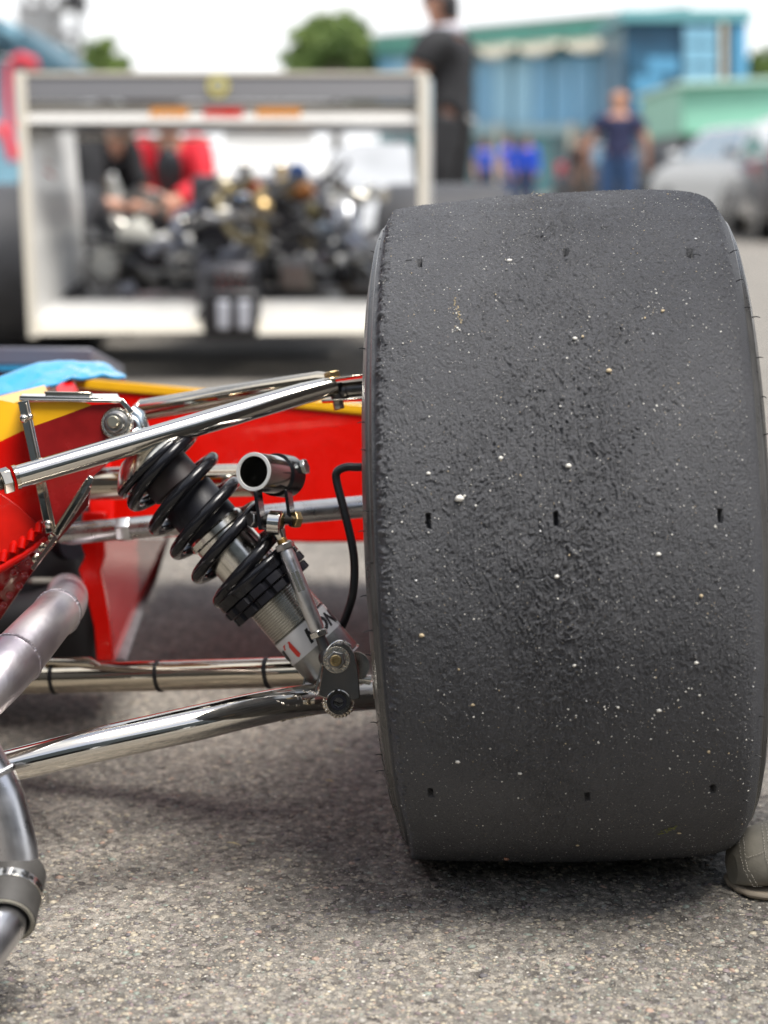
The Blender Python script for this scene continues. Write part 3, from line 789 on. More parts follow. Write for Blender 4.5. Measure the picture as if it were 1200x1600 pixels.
def wrap_text(body, size, u0, v0, m, name, bold=.0, shear=.25, r=50.0, flip=False):
    vs, fs = text_poly(body, size, bold, shear)
    if flip: u0 = u0 - max(v.x for v in vs)
    b = MB(); b.add([SP(v0 - v.y, r + .25, (u0 + v.x) / r) for v in vs], fs)
    return child(b, name, m, stick)
wrap_text('KONI', 30, -6, 438, inkblack, 'lettering', bold=1.3)
wrap_text('KONI', 26, -54, 438, inkblack, 'lettering', bold=1.1, flip=True)
b = MB()
def lg(poly): b.add([SP(v, 50.35, u / 50.0) for u, v in poly], [tuple(range(len(poly)))])
lg([(-52, 421), (-47, 414), (-30, 414), (-33, 421)]); lg([(-38, 421), (-33, 421), (-30, 414), (-29, 440), (-35, 443), (-38, 440)])
child(b, 'logo', logored, stick)
# spring perch collars with notches
b = lat([(300, 60), (302, 74), (306, 77), (316, 77), (318, 70)])
child(b, 'spring_perch', bgloss, shk, bevel=.0003)
def notched(s0, s1, r_out, r_in, k, name):
    b = MB(); N_ = k * 8; prof = []
    vs = []; fs = []
    for (s_, q) in ((s0, 0), (s0 + 1.5, 1), (s1 - 1.5, 1), (s1, 0)):
        for j in range(N_):
            cut = (j % 8) in (0, 1)
            r_ = (r_in if cut else r_out) - (2 if q == 0 else 0)
            vs.append(SP(s_, r_, 2 * math.pi * j / N_))
    for i in range(3):
        for j in range(N_): fs.append((i * N_ + j, i * N_ + (j + 1) % N_, (i + 1) * N_ + (j + 1) % N_, (i + 1) * N_ + j))
    fs.append(tuple(range(N_))[::-1]); fs.append(tuple(3 * N_ + j for j in range(N_)))
    b.add(vs, fs); return child(b, name, bmatte, shk, smooth=25)
notched(318, 332, 77, 71, 14, 'adjuster_collar'); notched(333, 347, 73, 67, 14, 'adjuster_collar')
# helical spring
s0, s1 = 73, 300; NN = 330; pts = []; aof = lambda s_: -math.pi / 2 - (s_ - 95) / 50.5 * 2 * math.pi
for i in range(NN + 1):
    s_ = s0 + (s1 - s0) * i / NN; pts.append(SP(s_, 70, aof(s_)))
b = MB(); b.tube(pts, 9.9 * SC, 16)
child(b, 'coil_spring', bgloss, shk)
# flat closed ends of the spring
b = MB(); b.tube([SP(73 - i * .05, 70, aof(73) + i * .06) for i in range(95)], 8.6 * SC, 14); child(b, 'spring_end', bgloss, shk)
b = MB(); b.tube([SP(300 + i * .03, 70, aof(300) - i * .06) for i in range(95)], 8.6 * SC, 14); child(b, 'spring_end', bgloss, shk)

# anti-roll bar tube with clamp ----------------------------------
c0 = P(396, 737, 1.80); c1 = P(520, 762, 2.3); axb = (c1 - c0).normalized()
axb = (P(446, 744, 1.865) - c0).normalized()
b = MB(); r_ = Pr(30.5, 1.8)
b.lathe(c0, axb, [(.07, r_ * .78), (.002, r_ * .80), (0, r_ * .83), (0, r_ * .97), (.001, r_), (.072, r_)], 56)
arb = child(b, 'anti_roll_bar', mat('tube_bright', (.70, .68, .64), .16, 1.0), label='open ended chrome tube')
b = MB(); b.lathe(c0 - axb * .0006, axb, [(.0012, r_ * .80), (0, r_ * .82), (0, r_ * .985), (.0012, r_ * 1.005)], 56, caps=False); child(b, 'tube_rim', mat('cut_alloy_rim', (.80, .80, .78), .45, .6), arb)
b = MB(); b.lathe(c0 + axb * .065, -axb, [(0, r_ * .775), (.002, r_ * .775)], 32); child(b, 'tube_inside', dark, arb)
cc = c0 + axb * .048
b = MB(); b.lathe(cc, axb, [(0, r_ * .9), (0, r_ * 1.14), (.026, r_ * 1.14), (.026, r_ * .2)], 48, caps=False); child(b, 'clamp_band', bgloss, arb, bevel=.0005)
b = MB()
b.box(P(456, 735, 1.862), (.012, .014, .022), m=0); child(b, 'clamp_lug', dmetal, arb, bevel=.002)
bx = (P(478, 728, 1.855) - P(456, 735, 1.86)).normalized()
hexbolt(arb, P(476, 729, 1.855), bx, Pr(12.5, 1.85), Pr(8, 1.85), zinc)
b = MB(); b.tube([P(455, 736, 1.86), P(474, 730, 1.855)], Pr(6, 1.86), 16); child(b, 'bolt_shank', zinc, arb)
hexbolt(arb, P(452, 755, 1.86), Vector((.6, -1, 0)), Pr(8, 1.85), .006, steel, 'lock_nut')
# hanger plates
for (xa, ya, xb, yb, dd) in ((400, 768, 408, 828, 1.80), (447, 765, 455, 822, 1.835)):
    b = MB(); p0 = P(xa, ya, dd); p1 = P(xb, yb, dd); wv = (FW * .022 + RT * .004); th_ = RT * .0035
    b.prism([p0 - wv * .5, p1 - wv * .5, p1 + wv * .5, p0 + wv * .5], th_); child(b, 'hanger_plate', bgloss, arb, bevel=.0005)
hxa = (P(466, 812, 1.83) - P(395, 806, 1.80)).normalized()
hexbolt(arb, P(396, 812, 1.80), -hxa, Pr(13, 1.8), Pr(13, 1.8), steel)
hexbolt(arb, P(462, 812, 1.83), hxa, Pr(14, 1.82), Pr(12, 1.82), brass)
b = MB(); b.tube([P(400, 812, 1.80), P(456, 812, 1.83)], Pr(7, 1.8), 16); child(b, 'bolt_shank', dmetal, arb)

# drop link -------------------------------------------------------
b = MB(); tp = P(430, 818, 1.805); bt = P(507, 1012, 1.795); dx = (bt - tp).normalized()
b.tube([tp.lerp(bt, .20), tp.lerp(bt, .26), tp.lerp(bt, .84), tp.lerp(bt, .87)], [Pr(10, 1.8), Pr(12, 1.8), Pr(12, 1.8), Pr(10, 1.8)], 28)
lk = child(b, 'drop_link', alu, label='slim satin aluminium adjustable link')
b = MB(); hxr = (hxa + toc(tp) * .75).normalized()
b.lathe(tp - hxr * Pr(10, 1.8), hxr, [(0, Pr(17, 1.8)), (.001, Pr(20, 1.8)), (Pr(20, 1.8), Pr(20, 1.8)), (Pr(21, 1.8), Pr(17, 1.8)), (Pr(21, 1.8), Pr(10, 1.8))], 36)
b.tube([tp + dx * .008, tp.lerp(bt, .13)], [Pr(12, 1.8), Pr(8, 1.8)], 20); child(b, 'rod_end', chrome2, lk)
prof = []; x = 0
L0 = (bt - tp).length
b = MB()
while x < L0 * .08: prof += [(x, Pr(7.6, 1.8)), (x + .0006, Pr(8.8, 1.8))]; x += .0012
b.lathe(tp + dx * L0 * .11, dx, prof, 20); child(b, 'threaded_rod', brass, lk, smooth=20)
b = MB(); b.hexn(tp.lerp(bt, .19), dx, Pr(15, 1.8), Pr(11, 1.8)); child(b, 'lock_nut', steel, lk, bevel=.0004)
b = MB(); b.hexn(tp.lerp(bt, .89), dx, Pr(15, 1.8), Pr(10, 1.8)); child(b, 'lock_nut', alub, lk, bevel=.0004)
b = MB(); b.tube([tp.lerp(bt, .9), tp.lerp(bt, 1.03)], [Pr(8, 1.8), Pr(9, 1.8)], 18); b.ball(tp.lerp(bt, 1.08), Pr(16, 1.8)); child(b, 'rod_end', dmetal, lk)
fl_c = tp.lerp(bt, .47); b = MB(); nn = toc(fl_c); nn = (nn - dx * nn.dot(dx)).normalized(); sd2 = dx.cross(nn)
h_ = Pr(16, 1.8); w2_ = Pr(6, 1.8); o_ = fl_c + nn * (Pr(12.15, 1.8) * .98)
b.prism([o_ - dx * h_ - sd2 * w2_, o_ + dx * h_ - sd2 * w2_, o_ + dx * h_ + sd2 * w2_, o_ - dx * h_ + sd2 * w2_], -nn * .002)
child(b, 'wrench_flat', mat('warm_machined', (.62, .56, .46), .25, 1.0), lk)

# toe link (horizontal satin tube) with sleeve, and tube behind ----
b = MB(); b.tube([P(92, 836, 2.02), P(110, 834, 2.02), P(575, 791, 1.97)], [Pr(13, 2.0), Pr(17.5, 2.0), Pr(17.5, 1.97)], 32)
tl = child(b, 'toe_link', mat('dull_alloy_tube', (.52, .51, .50), .3, 1.0, var=.12, vscale=60, rvar=.08), label='satin grey horizontal tube behind the spring')
axt = (P(575, 791, 1.97) - P(92, 836, 2.02)).normalized()
b = MB(); b.hexn(P(195, 827, 2.01), axt, Pr(20, 2.0), Pr(25, 2.0), rot=.2); child(b, 'sleeve_nut', alu, tl, bevel=.001)
b = MB(); b.tube([P(118, 762, 2.10), P(140, 756, 2.10), P(398, 750, 2.02)], [Pr(20, 2.1), Pr(26, 2.1), Pr(26, 2.02)], 32)
child(b, 'cross_tube', chrome, label='thick chromed tube running behind the shock')
# brake hose
b = MB(); b.tube(spline([P(600, 728, 1.86), P(560, 730, 1.86), P(541, 730, 1.86), P(527, 737, 1.86), P(526, 752, 1.86), P(537, 795, 1.855), P(550, 850, 1.85), P(554, 890, 1.85), P(551, 930, 1.85), P(541, 962, 1.86), P(531, 985, 1.87)], 8), Pr(6.6, 1.86), 18)
child(b, 'brake_hose', brub, label='black brake hose looping beside the tyre')

# chassis plate with big bolt ------------------------------------
CD = 1.83
def CP(x, y, dd=0): return P(x, y, CD + dd)
th2 = FW * .004
b = MB(); b.prism([CP(31, 628), CP(192, 630), CP(206, 650), CP(206, 692), CP(143, 744), CP(84, 838), CP(78, 833)], th2)
# split: yellow upper, dark red lower
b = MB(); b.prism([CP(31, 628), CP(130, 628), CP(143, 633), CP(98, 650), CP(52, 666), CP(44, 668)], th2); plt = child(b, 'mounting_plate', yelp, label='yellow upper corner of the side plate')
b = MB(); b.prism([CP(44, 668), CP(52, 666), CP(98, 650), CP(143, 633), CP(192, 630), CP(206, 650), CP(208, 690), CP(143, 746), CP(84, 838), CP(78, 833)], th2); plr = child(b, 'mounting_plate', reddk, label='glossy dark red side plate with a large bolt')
def strip(pts, w, dd, m, name, par, bev=.0006, thick=.003):
    b = MB()
    for i in range(len(pts) - 1):
        (x0, y0), (x1, y1) = pts[i], pts[i + 1]
        l = math.hypot(x1 - x0, y1 - y0); nx, ny = -(y1 - y0) / l * w / 2, (x1 - x0) / l * w / 2
        b.prism([CP(x0 + nx, y0 + ny, dd), CP(x1 + nx, y1 + ny, dd), CP(x1 - nx, y1 - ny, dd), CP(x0 - nx, y0 - ny, dd)], FW * thick)
    return child(b, name, m, par, bevel=bev)
strip([(36, 626), (80, 832)], 17, -.006, chrome2, 'plate_flange', plr)
strip([(40, 630), (84, 834)], 4, -.0085, chrome, 'flange_crease', plr, .0008)
strip([(30, 622), (190, 626)], 8, -.005, chrome2, 'plate_flange', plr)
strip([(188, 624), (206, 645)], 8, -.005, chrome2, 'plate_flange', plr)
strip([(143, 745), (86, 836)], 10, -.005, chrome2, 'plate_flange', plr)
strip([(136, 748), (82, 832)], 3, -.008, chrome, 'flange_crease', plr)
# folded top lip and chrome pieces behind it
b = MB(); b.prism([CP(30, 626, -.006), CP(190, 628, -.006), CP(184, 618, .03), CP(34, 618, .03)], UP * .002); child(b, 'plate_lip', chrome2, plr, bevel=.0006)
b = MB(); b.prism([CP(68, 611, .02), CP(140, 612, .02), CP(147, 622, .02), CP(72, 620, .02)], FW * .02); child(b, 'top_bracket', chrome, plr, bevel=.001)
for (x, y, r_) in ((37, 654, 7), (47, 651, 5.5), (75, 819, 7)):
    b = MB(); q = CP(x, y, -.007); b.ball(q, Pr(r_, CD), 16, 10, M=None); child(b, 'rivet_head', chrome2, plr)
q = CP(183, 662); nb = (toc(q) + Vector((-.25, 0, .12))).normalized()
b = MB(); b.lathe(q, nb, [(-.004, Pr(25, CD)), (.003, Pr(25, CD)), (.004, Pr(23, CD)), (.004, Pr(15, CD))], 40); child(b, 'washer', weld, plr)
b = MB(); b.lathe(q + nb * .004, nb, [(0, Pr(19, CD)), (.002, Pr(19, CD)), (.003, Pr(15, CD))], 32); b.lathe(q + nb * .005, nb, [(0, Pr(16, CD)), (.006, Pr(15.5, CD)), (.007, Pr(14, CD))], 28); child(b, 'lock_nut', steel, plr)
b = MB(); b.lathe(q + nb * .010, nb, [(0, Pr(9.5, CD)), (.007, Pr(9.5, CD)), (.008, Pr(8, CD))], 24); child(b, 'bolt_end', mat('dull_brass', (.52, .49, .38), .35, 1.0), plr)
b = MB(); b.tube([P(205, 640, 1.95), P(215, 650, 1.95), P(222, 672, 1.95), P(216, 690, 1.95)], [.006, .009, .009, .007], 16); child(b, 'shock_bushing', mat('pale_blue_alloy', (.45, .52, .55), .3, 1.0))

# red and yellow body --------------------------------------------
# upper flank of the body left of the plate
bd1 = MB(); D1 = 1.855
bd1.prism([P(-60, 700, D1), P(-60, 632, D1 + .02), P(0, 625, D1 + .02), P(32, 632, D1), P(46, 668, D1), P(0, 690, D1)], FW * .003)
child(bd1, 'body_panel', yelp, label='yellow upper body side')
bd2 = MB(); bd2.prism([P(-60, 716, D1), P(0, 690, D1), P(46, 668, D1), P(84, 840, D1 + .01), P(0, 893, D1 - .01), P(-60, 940, D1 - .02)], FW * .003)
bpan = child(bd2, 'body_panel', redp, label='bright red body side with raised ribs')
b = MB(); b.prism([P(0, 770, D1 - .004), P(28, 790, D1 - .004), P(70, 830, D1 - .003), P(74, 838, D1 - .003), P(0, 888, D1 - .012), P(-60, 925, D1 - .02), P(-60, 760, D1 - .004)], FW * .003); child(b, 'access_cover', redd, bpan, bevel=.0008)
# rolled lip with rivet bosses along its lower edge
lip = [P(-60, 925, D1 - .03), P(0, 890, D1 - .022), P(40, 866, D1 - .018), P(72, 841, D1 - .012)]
b = MB(); b.tube(lip, [.004, .004, .0035, .003], 14); child(b, 'rolled_lip', redp, bpan)
for x, y in ((6, 866), (21, 852), (35, 845), (49, 833), (62, 820)):
    b = MB(); b.tube([P(x - 2, y + 12, D1 - .02), P(x, y, D1 - .018), P(x + 1, y - 4, D1 - .010)], [Pr(6, 1.9), Pr(6.2, 1.9), Pr(4, 1.9)], 14); child(b, 'raised_boss', redp, bpan)
# undercut, sloping away below
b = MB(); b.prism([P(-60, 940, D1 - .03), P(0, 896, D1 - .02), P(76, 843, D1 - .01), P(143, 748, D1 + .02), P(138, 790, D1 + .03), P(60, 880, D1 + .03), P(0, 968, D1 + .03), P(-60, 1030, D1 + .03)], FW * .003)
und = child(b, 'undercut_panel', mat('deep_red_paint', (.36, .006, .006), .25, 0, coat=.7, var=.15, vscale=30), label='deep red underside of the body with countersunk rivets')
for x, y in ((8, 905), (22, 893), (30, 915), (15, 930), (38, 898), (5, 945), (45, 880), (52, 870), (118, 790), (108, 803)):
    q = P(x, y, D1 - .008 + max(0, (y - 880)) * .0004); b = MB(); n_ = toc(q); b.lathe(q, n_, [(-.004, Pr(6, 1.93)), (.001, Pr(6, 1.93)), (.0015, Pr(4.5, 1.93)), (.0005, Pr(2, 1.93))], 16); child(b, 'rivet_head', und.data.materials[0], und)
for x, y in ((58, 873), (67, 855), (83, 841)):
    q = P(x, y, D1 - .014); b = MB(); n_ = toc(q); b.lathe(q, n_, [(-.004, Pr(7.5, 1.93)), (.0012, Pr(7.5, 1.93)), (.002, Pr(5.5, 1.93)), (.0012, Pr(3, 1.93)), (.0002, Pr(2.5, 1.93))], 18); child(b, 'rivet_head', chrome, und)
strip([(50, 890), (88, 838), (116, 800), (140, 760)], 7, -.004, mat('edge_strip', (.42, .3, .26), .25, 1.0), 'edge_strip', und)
# top deck of the body: yellow coaming sloping back beneath the blue packet
b = MB(); b.prism([P(-60, 660, 1.94), P(-60, 640, 1.98), P(0, 622, 2.0), P(70, 604, 2.08), P(76, 616, 2.0), P(34, 628, 1.94), P(0, 640, 1.94)], UP * .002); child(b, 'deck_edge', yelp, bevel=.001)
b = MB(); b.prism([P(-60, 634, 2.0), P(72, 606, 2.08), P(95, 592, 2.2), P(150, 590, 2.5), P(-60, 590, 2.5)], -UP * .003); child(b, 'deck_panel', reddk)
b = MB(); b.prism([P(86, 604, 2.1), P(100, 592, 2.14), P(112, 592, 2.16), P(118, 610, 2.1), P(112, 625, 2.08), P(88, 616, 2.08)], FW * .03); child(b, 'deck_corner', redp, bevel=.004)

# side-pod end panel (large red sheet with yellow top band)
RD = 2.42
b = MB(); b.prism([P(108, 607, RD), P(330, 624, RD), P(620, 652, RD), P(640, 846, RD), P(480, 848, RD), P(252, 838, RD), P(150, 838, RD), P(108, 740, RD)], FW * .012)
pod = child(b, 'sidepod_panel', redp, bevel=.003, segs=3, label='large plain red panel edged in yellow behind the suspension')
b = MB(); b.prism([P(108, 589, RD - .004), P(330, 609, RD - .004), P(620, 636, RD - .004), P(620, 653, RD - .004), P(330, 624.5, RD - .004), P(116, 606.5, RD - .004)], FW * .02)
child(b, 'yellow_band', yelp, pod, bevel=.002)
# bracing strip on the left of the panel and the reflective flank that runs away from us
b = MB(); b.prism([P(150, 700, 2.36), P(170, 700, 2.36), P(178, 790, 2.33), P(176, 850, 2.3), P(150, 850, 2.3), P(136, 790, 2.33)], FW * .02); child(b, 'sidepod_pillar', redp, pod, bevel=.004)
flank = mat('polished_red_flank', (.50, .012, .008), .16, .0, coat=.8)
b = MB(); fk = []
edge_far = [(262, 842, 2.62), (250, 870, 2.60), (238, 900, 2.56), (214, 950, 2.46), (182, 1034, 2.2)]
edge_near = [(160, 842, 2.22), (160, 870, 2.2), (160, 900, 2.2), (160, 950, 2.18), (160, 1034, 2.14)]
vs = [P(*q) for q in edge_near] + [P(*q) for q in edge_far]
b.add(vs + [v + RT * -.006 for v in vs], [(i, i + 1, i + 6, i + 5) for i in range(4)] + [(i + 10, i + 15, i + 16, i + 11) for i in range(4)] + [(0, 5, 15, 10), (4, 14, 19, 9)] + [(5 + i, 6 + i, 16 + i, 15 + i) for i in range(4)])
fl2 = child(b, 'sidepod_flank', flank, pod)
b = MB()
sk = [P(262, 838, 2.62), P(250, 872, 2.60), P(238, 905, 2.56), P(214, 955, 2.46), P(184, 1036, 2.2)]
b.tube(sk, [.003, .005, .0075, .0095, .011], 10, flat=.5); child(b, 'skirt_strip', mat('worn_alloy_strip', (.16, .16, .17), .5, .6, var=.25, vscale=30), pod)
# bright red pillar in front of the flank
pl = [(128, 800), (126, 850), (133, 870), (122, 890), (134, 930), (146, 980), (150, 1034), (176, 1034), (172, 980), (164, 930), (156, 893), (163, 868), (162, 840), (166, 800)]
b = MB(); b.prism([P(x, y, 2.13) for x, y in pl], FW * .02); child(b, 'sidepod_pillar', redp, bevel=.003, segs=3, label='bright red pillar between the underbody and the panel')
b = MB(); b.prism([P(140, 755, RD + .02), P(1120, 765, RD + .02), P(1120, 838, RD + .02), P(140, 828, RD + .02)], Vector((.05, .62, 0))); child(b, 'sidepod_shade_body', redp, pod, bevel=.01)  # hidden pod volume, stretched wide behind the tyre to shade the ground
# dark underbody seen beneath the flank, with pale bar
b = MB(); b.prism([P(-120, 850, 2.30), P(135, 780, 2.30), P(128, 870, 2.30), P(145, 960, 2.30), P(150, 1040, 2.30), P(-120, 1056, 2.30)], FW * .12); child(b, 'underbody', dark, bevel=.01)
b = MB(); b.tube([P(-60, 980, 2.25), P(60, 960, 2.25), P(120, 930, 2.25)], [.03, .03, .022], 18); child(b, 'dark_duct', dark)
b = MB(); b.tube([P(44, 909, 2.27), P(52, 908, 2.26), P(92, 908, 2.26), P(99, 909, 2.27)], [.002, .0045, .0045, .002], 12); child(b, 'pale_bar', mat('dull_cream', (.35, .34, .30), .5))
b = MB(); b.tube([P(100, 850, 2.27), P(115, 850, 2.25)], .02, 16); child(b, 'dark_fitting', bmatte)
# floor / engine mass behind, giving the car its shadow
b = MB(); c_ = P(-260, 900, 2.6)
b.box((-1.1, 2.75, .20), (.9, 1.9, .20)); child(b, 'chassis_tub', reddk, bevel=.04)
# far wing sections past the body
b = MB(); b.prism([P(-60, 600, 2.75), P(62, 600, 2.75), P(62, 578, 2.75), P(-60, 578, 2.75)], FW * .25); child(b, 'rear_deck', mat('maroon_paint', (.14, .015, .015), .3, 0, coat=.5))
b = MB(); b.prism([P(-60, 579, 2.74), P(90, 580, 2.74), P(90, 572, 2.74), P(-60, 572, 2.74)], FW * .27); child(b, 'deck_trim', bluep)
b = MB(); b.prism([P(-60, 571, 2.9), P(145, 572, 2.9), P(144, 543, 2.9), P(-60, 541, 2.9)], FW * .35); child(b, 'grey_deck', mat('slate_paint', (.10, .105, .13), .4), bevel=.004)

# unseen gearbox and engine masses left of frame, added to block light and darken chrome
b = MB(); b.box((-.95, 1.75, .42), (.44, .9, .40)); child(b, 'gearbox', mat('occluder_metal', (.10, .10, .10), .5, .7, var=.3, vscale=12), bevel=.04)  # added unseen mass that blocks light
b = MB(); b.box((-.86, 1.55, .82), (.5, .5, .10)); child(b, 'oil_tank', mat('occluder_metal', (.10, .10, .10), .5, .7), bevel=.03)  # added unseen mass that blocks light
b = MB(); b.box((-1.25, 2.5, .55), (.9, 1.0, .40)); child(b, 'engine_cover', redp, bevel=.08, segs=4)
# exhaust pipes ---------------------------------------------------
pth = spline([P(-120, 1165, 1.62), P(-20, 1075, 1.66), P(25, 1028, 1.70), P(75, 972, 1.76), P(98, 948, 1.84), P(104, 934, 1.97), P(104, 926, 2.2)], 8)
b = MB(); b.tube(pth, lerp_list([Pr(47, 1.62), Pr(44, 1.66), Pr(43, 1.7), Pr(37, 1.76), Pr(35, 1.84), Pr(33, 1.97), Pr(30, 2.2)], len(pth)), 40)
ex = child(b, 'exhaust_pipe', pipem, label='large purple tinted alloy pipe with weld seams')
for (x, y, d_, rr, tv) in ((24, 1029, 1.70, 43.5, (25, 1028, 1.70, 40, 1010, 1.72)), (90, 957, 1.80, 36.5, (90, 962, 1.79, 108, 945, 1.83))):
    k_ = min(range(len(pth)), key=lambda i: (pth[i] - P(x, y, d_)).length)
    axp = (pth[k_ + 1] - pth[k_ - 1]).normalized(); aa, u_, w_ = basis(axp)
    b = MB(); q = pth[k_]; r0 = Pr(rr, d_)
    for j in range(70):
        an = 6.283 * j / 70; b.ball(q + (u_ * math.cos(an) + w_ * math.sin(an)) * r0 * .985 + aa * random.gauss(0, .0003), .0016 + random.random() * .0006, 6, 5)
    child(b, 'weld_bead', pipem, ex)
# second pipe with rubber coupling and clamp
pth = spline([P(-52, 1140, 1.52), P(-25, 1190, 1.52), P(0, 1240, 1.52), P(14, 1290, 1.52), P(24, 1340, 1.52), P(26, 1392, 1.52)], 8)
b = MB(); b.tube(pth, lerp_list([Pr(33, 1.52), Pr(34, 1.52), Pr(35, 1.52), Pr(36, 1.52), Pr(36, 1.52), Pr(36, 1.52)], len(pth)), 40)
wp = child(b, 'coolant_pipe', pipeg, label='pale grey alloy pipe joined by a black rubber coupling')
b = MB(); k_ = 12; axp = (pth[k_ + 1] - pth[k_ - 1]).normalized(); aa, u_, w_ = basis(axp)
for j in range(40):
    an = 6.283 * j / 40; b.ball(pth[k_] + (u_ * math.cos(an) + w_ * math.sin(an)) * Pr(34.5, 1.52), (.0022, .0022, .0034), 8, 6)
child(b, 'weld_bead', pipeg, wp)
h0 = P(27, 1362, 1.525); h1 = P(8, 1440, 1.475); ah = (h1 - h0).normalized(); h1 = h0 + ah * .064
b = MB(); r_ = Pr(46, 1.51)
b.lathe(h0, ah, [(.004, r_ * .78), (0, r_ * .80), (0, r_ * .97), (.002, r_), (.056, r_ * 1.02), (.058, r_ * 1.0), (.058, r_ * .80), (.03, r_ * .78)], 48, caps=False)
hs = child(b, 'rubber_coupling', mat('grey_black_rubber', (.05, .047, .043), .6, var=.2, vscale=60, bump=.0003, bscale=300), wp)
aa, u_, w_ = basis(ah); b = MB()
for row, rr in ((0, .87), (1, .94)):
    for j in range(60):
        an = 6.283 * (j + row * .5) / 60; t_ = (-u_ * math.sin(an) + w_ * math.cos(an)); q = h0 + ah * .0583 + (u_ * math.cos(an) + w_ * math.sin(an)) * r_ * rr
        b.tube([q - t_ * .0011, q + t_ * .0011], .0005, 5)
child(b, 'cord_stitch', mat('pale_cord', (.5, .47, .38), .7), wp)
b = MB(); b.lathe(h0 + ah * .022, ah, [(0, r_ * 1.0), (0, r_ * 1.045), (.009, r_ * 1.05), (.009, r_)], 48, caps=False); cb_ = child(b, 'hose_clamp', chrome2, wp, bevel=.0004)
for an0 in range(9):
    pass
nn = toc(h0 + ah * .026)
for k in range(7):
    tt = -1.1 + k * .30; base_ = (nn - ah * nn.dot(ah)).normalized(); sdv = ah.cross(base_)
    q = h0 + ah * .0265 + (base_ * math.cos(tt) + sdv * math.sin(tt)) * r_ * 1.052; dq = (base_ * math.cos(tt) + sdv * math.sin(tt)); tq = ah.cross(dq)
    b = MB(); b.prism([q - tq * .0018 - ah * .0012, q + tq * .0018 - ah * .0012, q + tq * .0018 + ah * .0012, q - tq * .0018 + ah * .0012], dq * .0006); child(b, 'clamp_slot', dmetal, wp)
q = P(71, 1412, 1.505); b = MB(); b.tube([P(62, 1408, 1.503), P(70, 1398, 1.503), P(73, 1394, 1.503), P(75, 1412, 1.503), P(64, 1418, 1.503)], .0016, 10, flat=.5); child(b, 'clamp_tail', chrome2, wp)
b = MB(); b.tube([h0 + ah * .03, h1, P(-40, 1510, 1.40), P(-120, 1610, 1.34)], [Pr(33, 1.5), Pr(33, 1.5), Pr(34, 1.43), Pr(34, 1.4)], 36); child(b, 'coolant_pipe', pipeg)

# blue packet lying on the deck ----------------------------------
b = MB()
nu, nv = 60, 22; vs = []
for i in range(nu):
    for j in range(nv):
        u = i / (nu - 1); v = j / (nv - 1)
        x = -50 + 245 * u; ymid = np.interp(x, [-50, 0, 60, 110, 160, 195], [640, 618, 592, 582, 580, 592])
        hw = np.interp(x, [-50, 60, 100, 130, 170, 195], [30, 22, 15, 12, 10, 2])
        wr = (vnoise(np.array(u * 14.), np.array(v * 5.), 3) - .5)
        vs.append(P(x, ymid + (v - .5) * 2 * hw * (1 if True else 0) - math.sin(v * math.pi) * 0 + float(wr) * 5, 2.02 + u * .18 + (1 - v) * .07))
fs = [(i * nv + j, (i + 1) * nv + j, (i + 1) * nv + j + 1, i * nv + j + 1) for i in range(nu - 1) for j in range(nv - 1)]
b.add(vs, fs)
pk = b.build('plastic_packet', bluep, label='crumpled light blue plastic packet with white digits lying on the body', cat='packet')
so = pk.modifiers.new('thick', 'SOLIDIFY'); so.thickness = .004; so.offset = -1
for row, (y0, sz_) in enumerate(((604, 15), (618, 15))):
    pass
b = MB(); tx, tf = text_poly('0000 000', 1.0, .03, .3)
for (x0, y0) in ((2, 626), (-22, 612)):
    def mp_(v):
        u_, v_ = v.x * 14, v.y * 14
        x = x0 + u_ * .93; y = y0 - u_ * .37 - v_ * .9 + (6 if x0 > 0 else 0)
        ymid = np.interp(x, [-50, 0, 60, 110, 160, 195], [640, 618, 592, 582, 580, 592]); hw = np.interp(x, [-50, 60, 100, 130, 170, 195], [30, 22, 15, 12, 10, 2])
        vv = (y - ymid) / (2 * hw) + .5; uu = (x + 50) / 245
        return P(x, y, 2.02 + uu * .18 + (1 - vv) * .07 - .006)
    b.add([mp_(v) for v in tx], tf)
b.build('lettering', mat('pale_blue_print', (.55, .72, .8), .4), pk)
# ---------------------------------------------------------------- people
def skin_mesh(nodes, edges, rad, root, lvl=2):
    me = bpy.data.meshes.new('tmp'); names = list(nodes)
    me.from_pydata([nodes[k] for k in names], [(names.index(a), names.index(b)) for a, b in edges], [])
    o = bpy.data.objects.new('tmp', me); col.objects.link(o)
    sk = o.modifiers.new('skin', 'SKIN'); sb = o.modifiers.new('s', 'SUBSURF'); sb.levels = sb.render_levels = lvl
    if not me.skin_vertices: me.attributes.new('skin', 'FLOAT', 'POINT')
    for i, k in enumerate(names):
        r_ = rad[k]; me.skin_vertices[0].data[i].radius = r_ if isinstance(r_, tuple) else (r_, r_)
        me.skin_vertices[0].data[i].use_root = (k == root)
    dg = bpy.context.evaluated_depsgraph_get(); dg.update()
    m2 = bpy.data.meshes.new_from_object(o.evaluated_get(dg)); bpy.data.objects.remove(o)
    return m2
SKINM = mat('skin', (0.52, 0.27, 0.18), .5, var=.1, vscale=20)
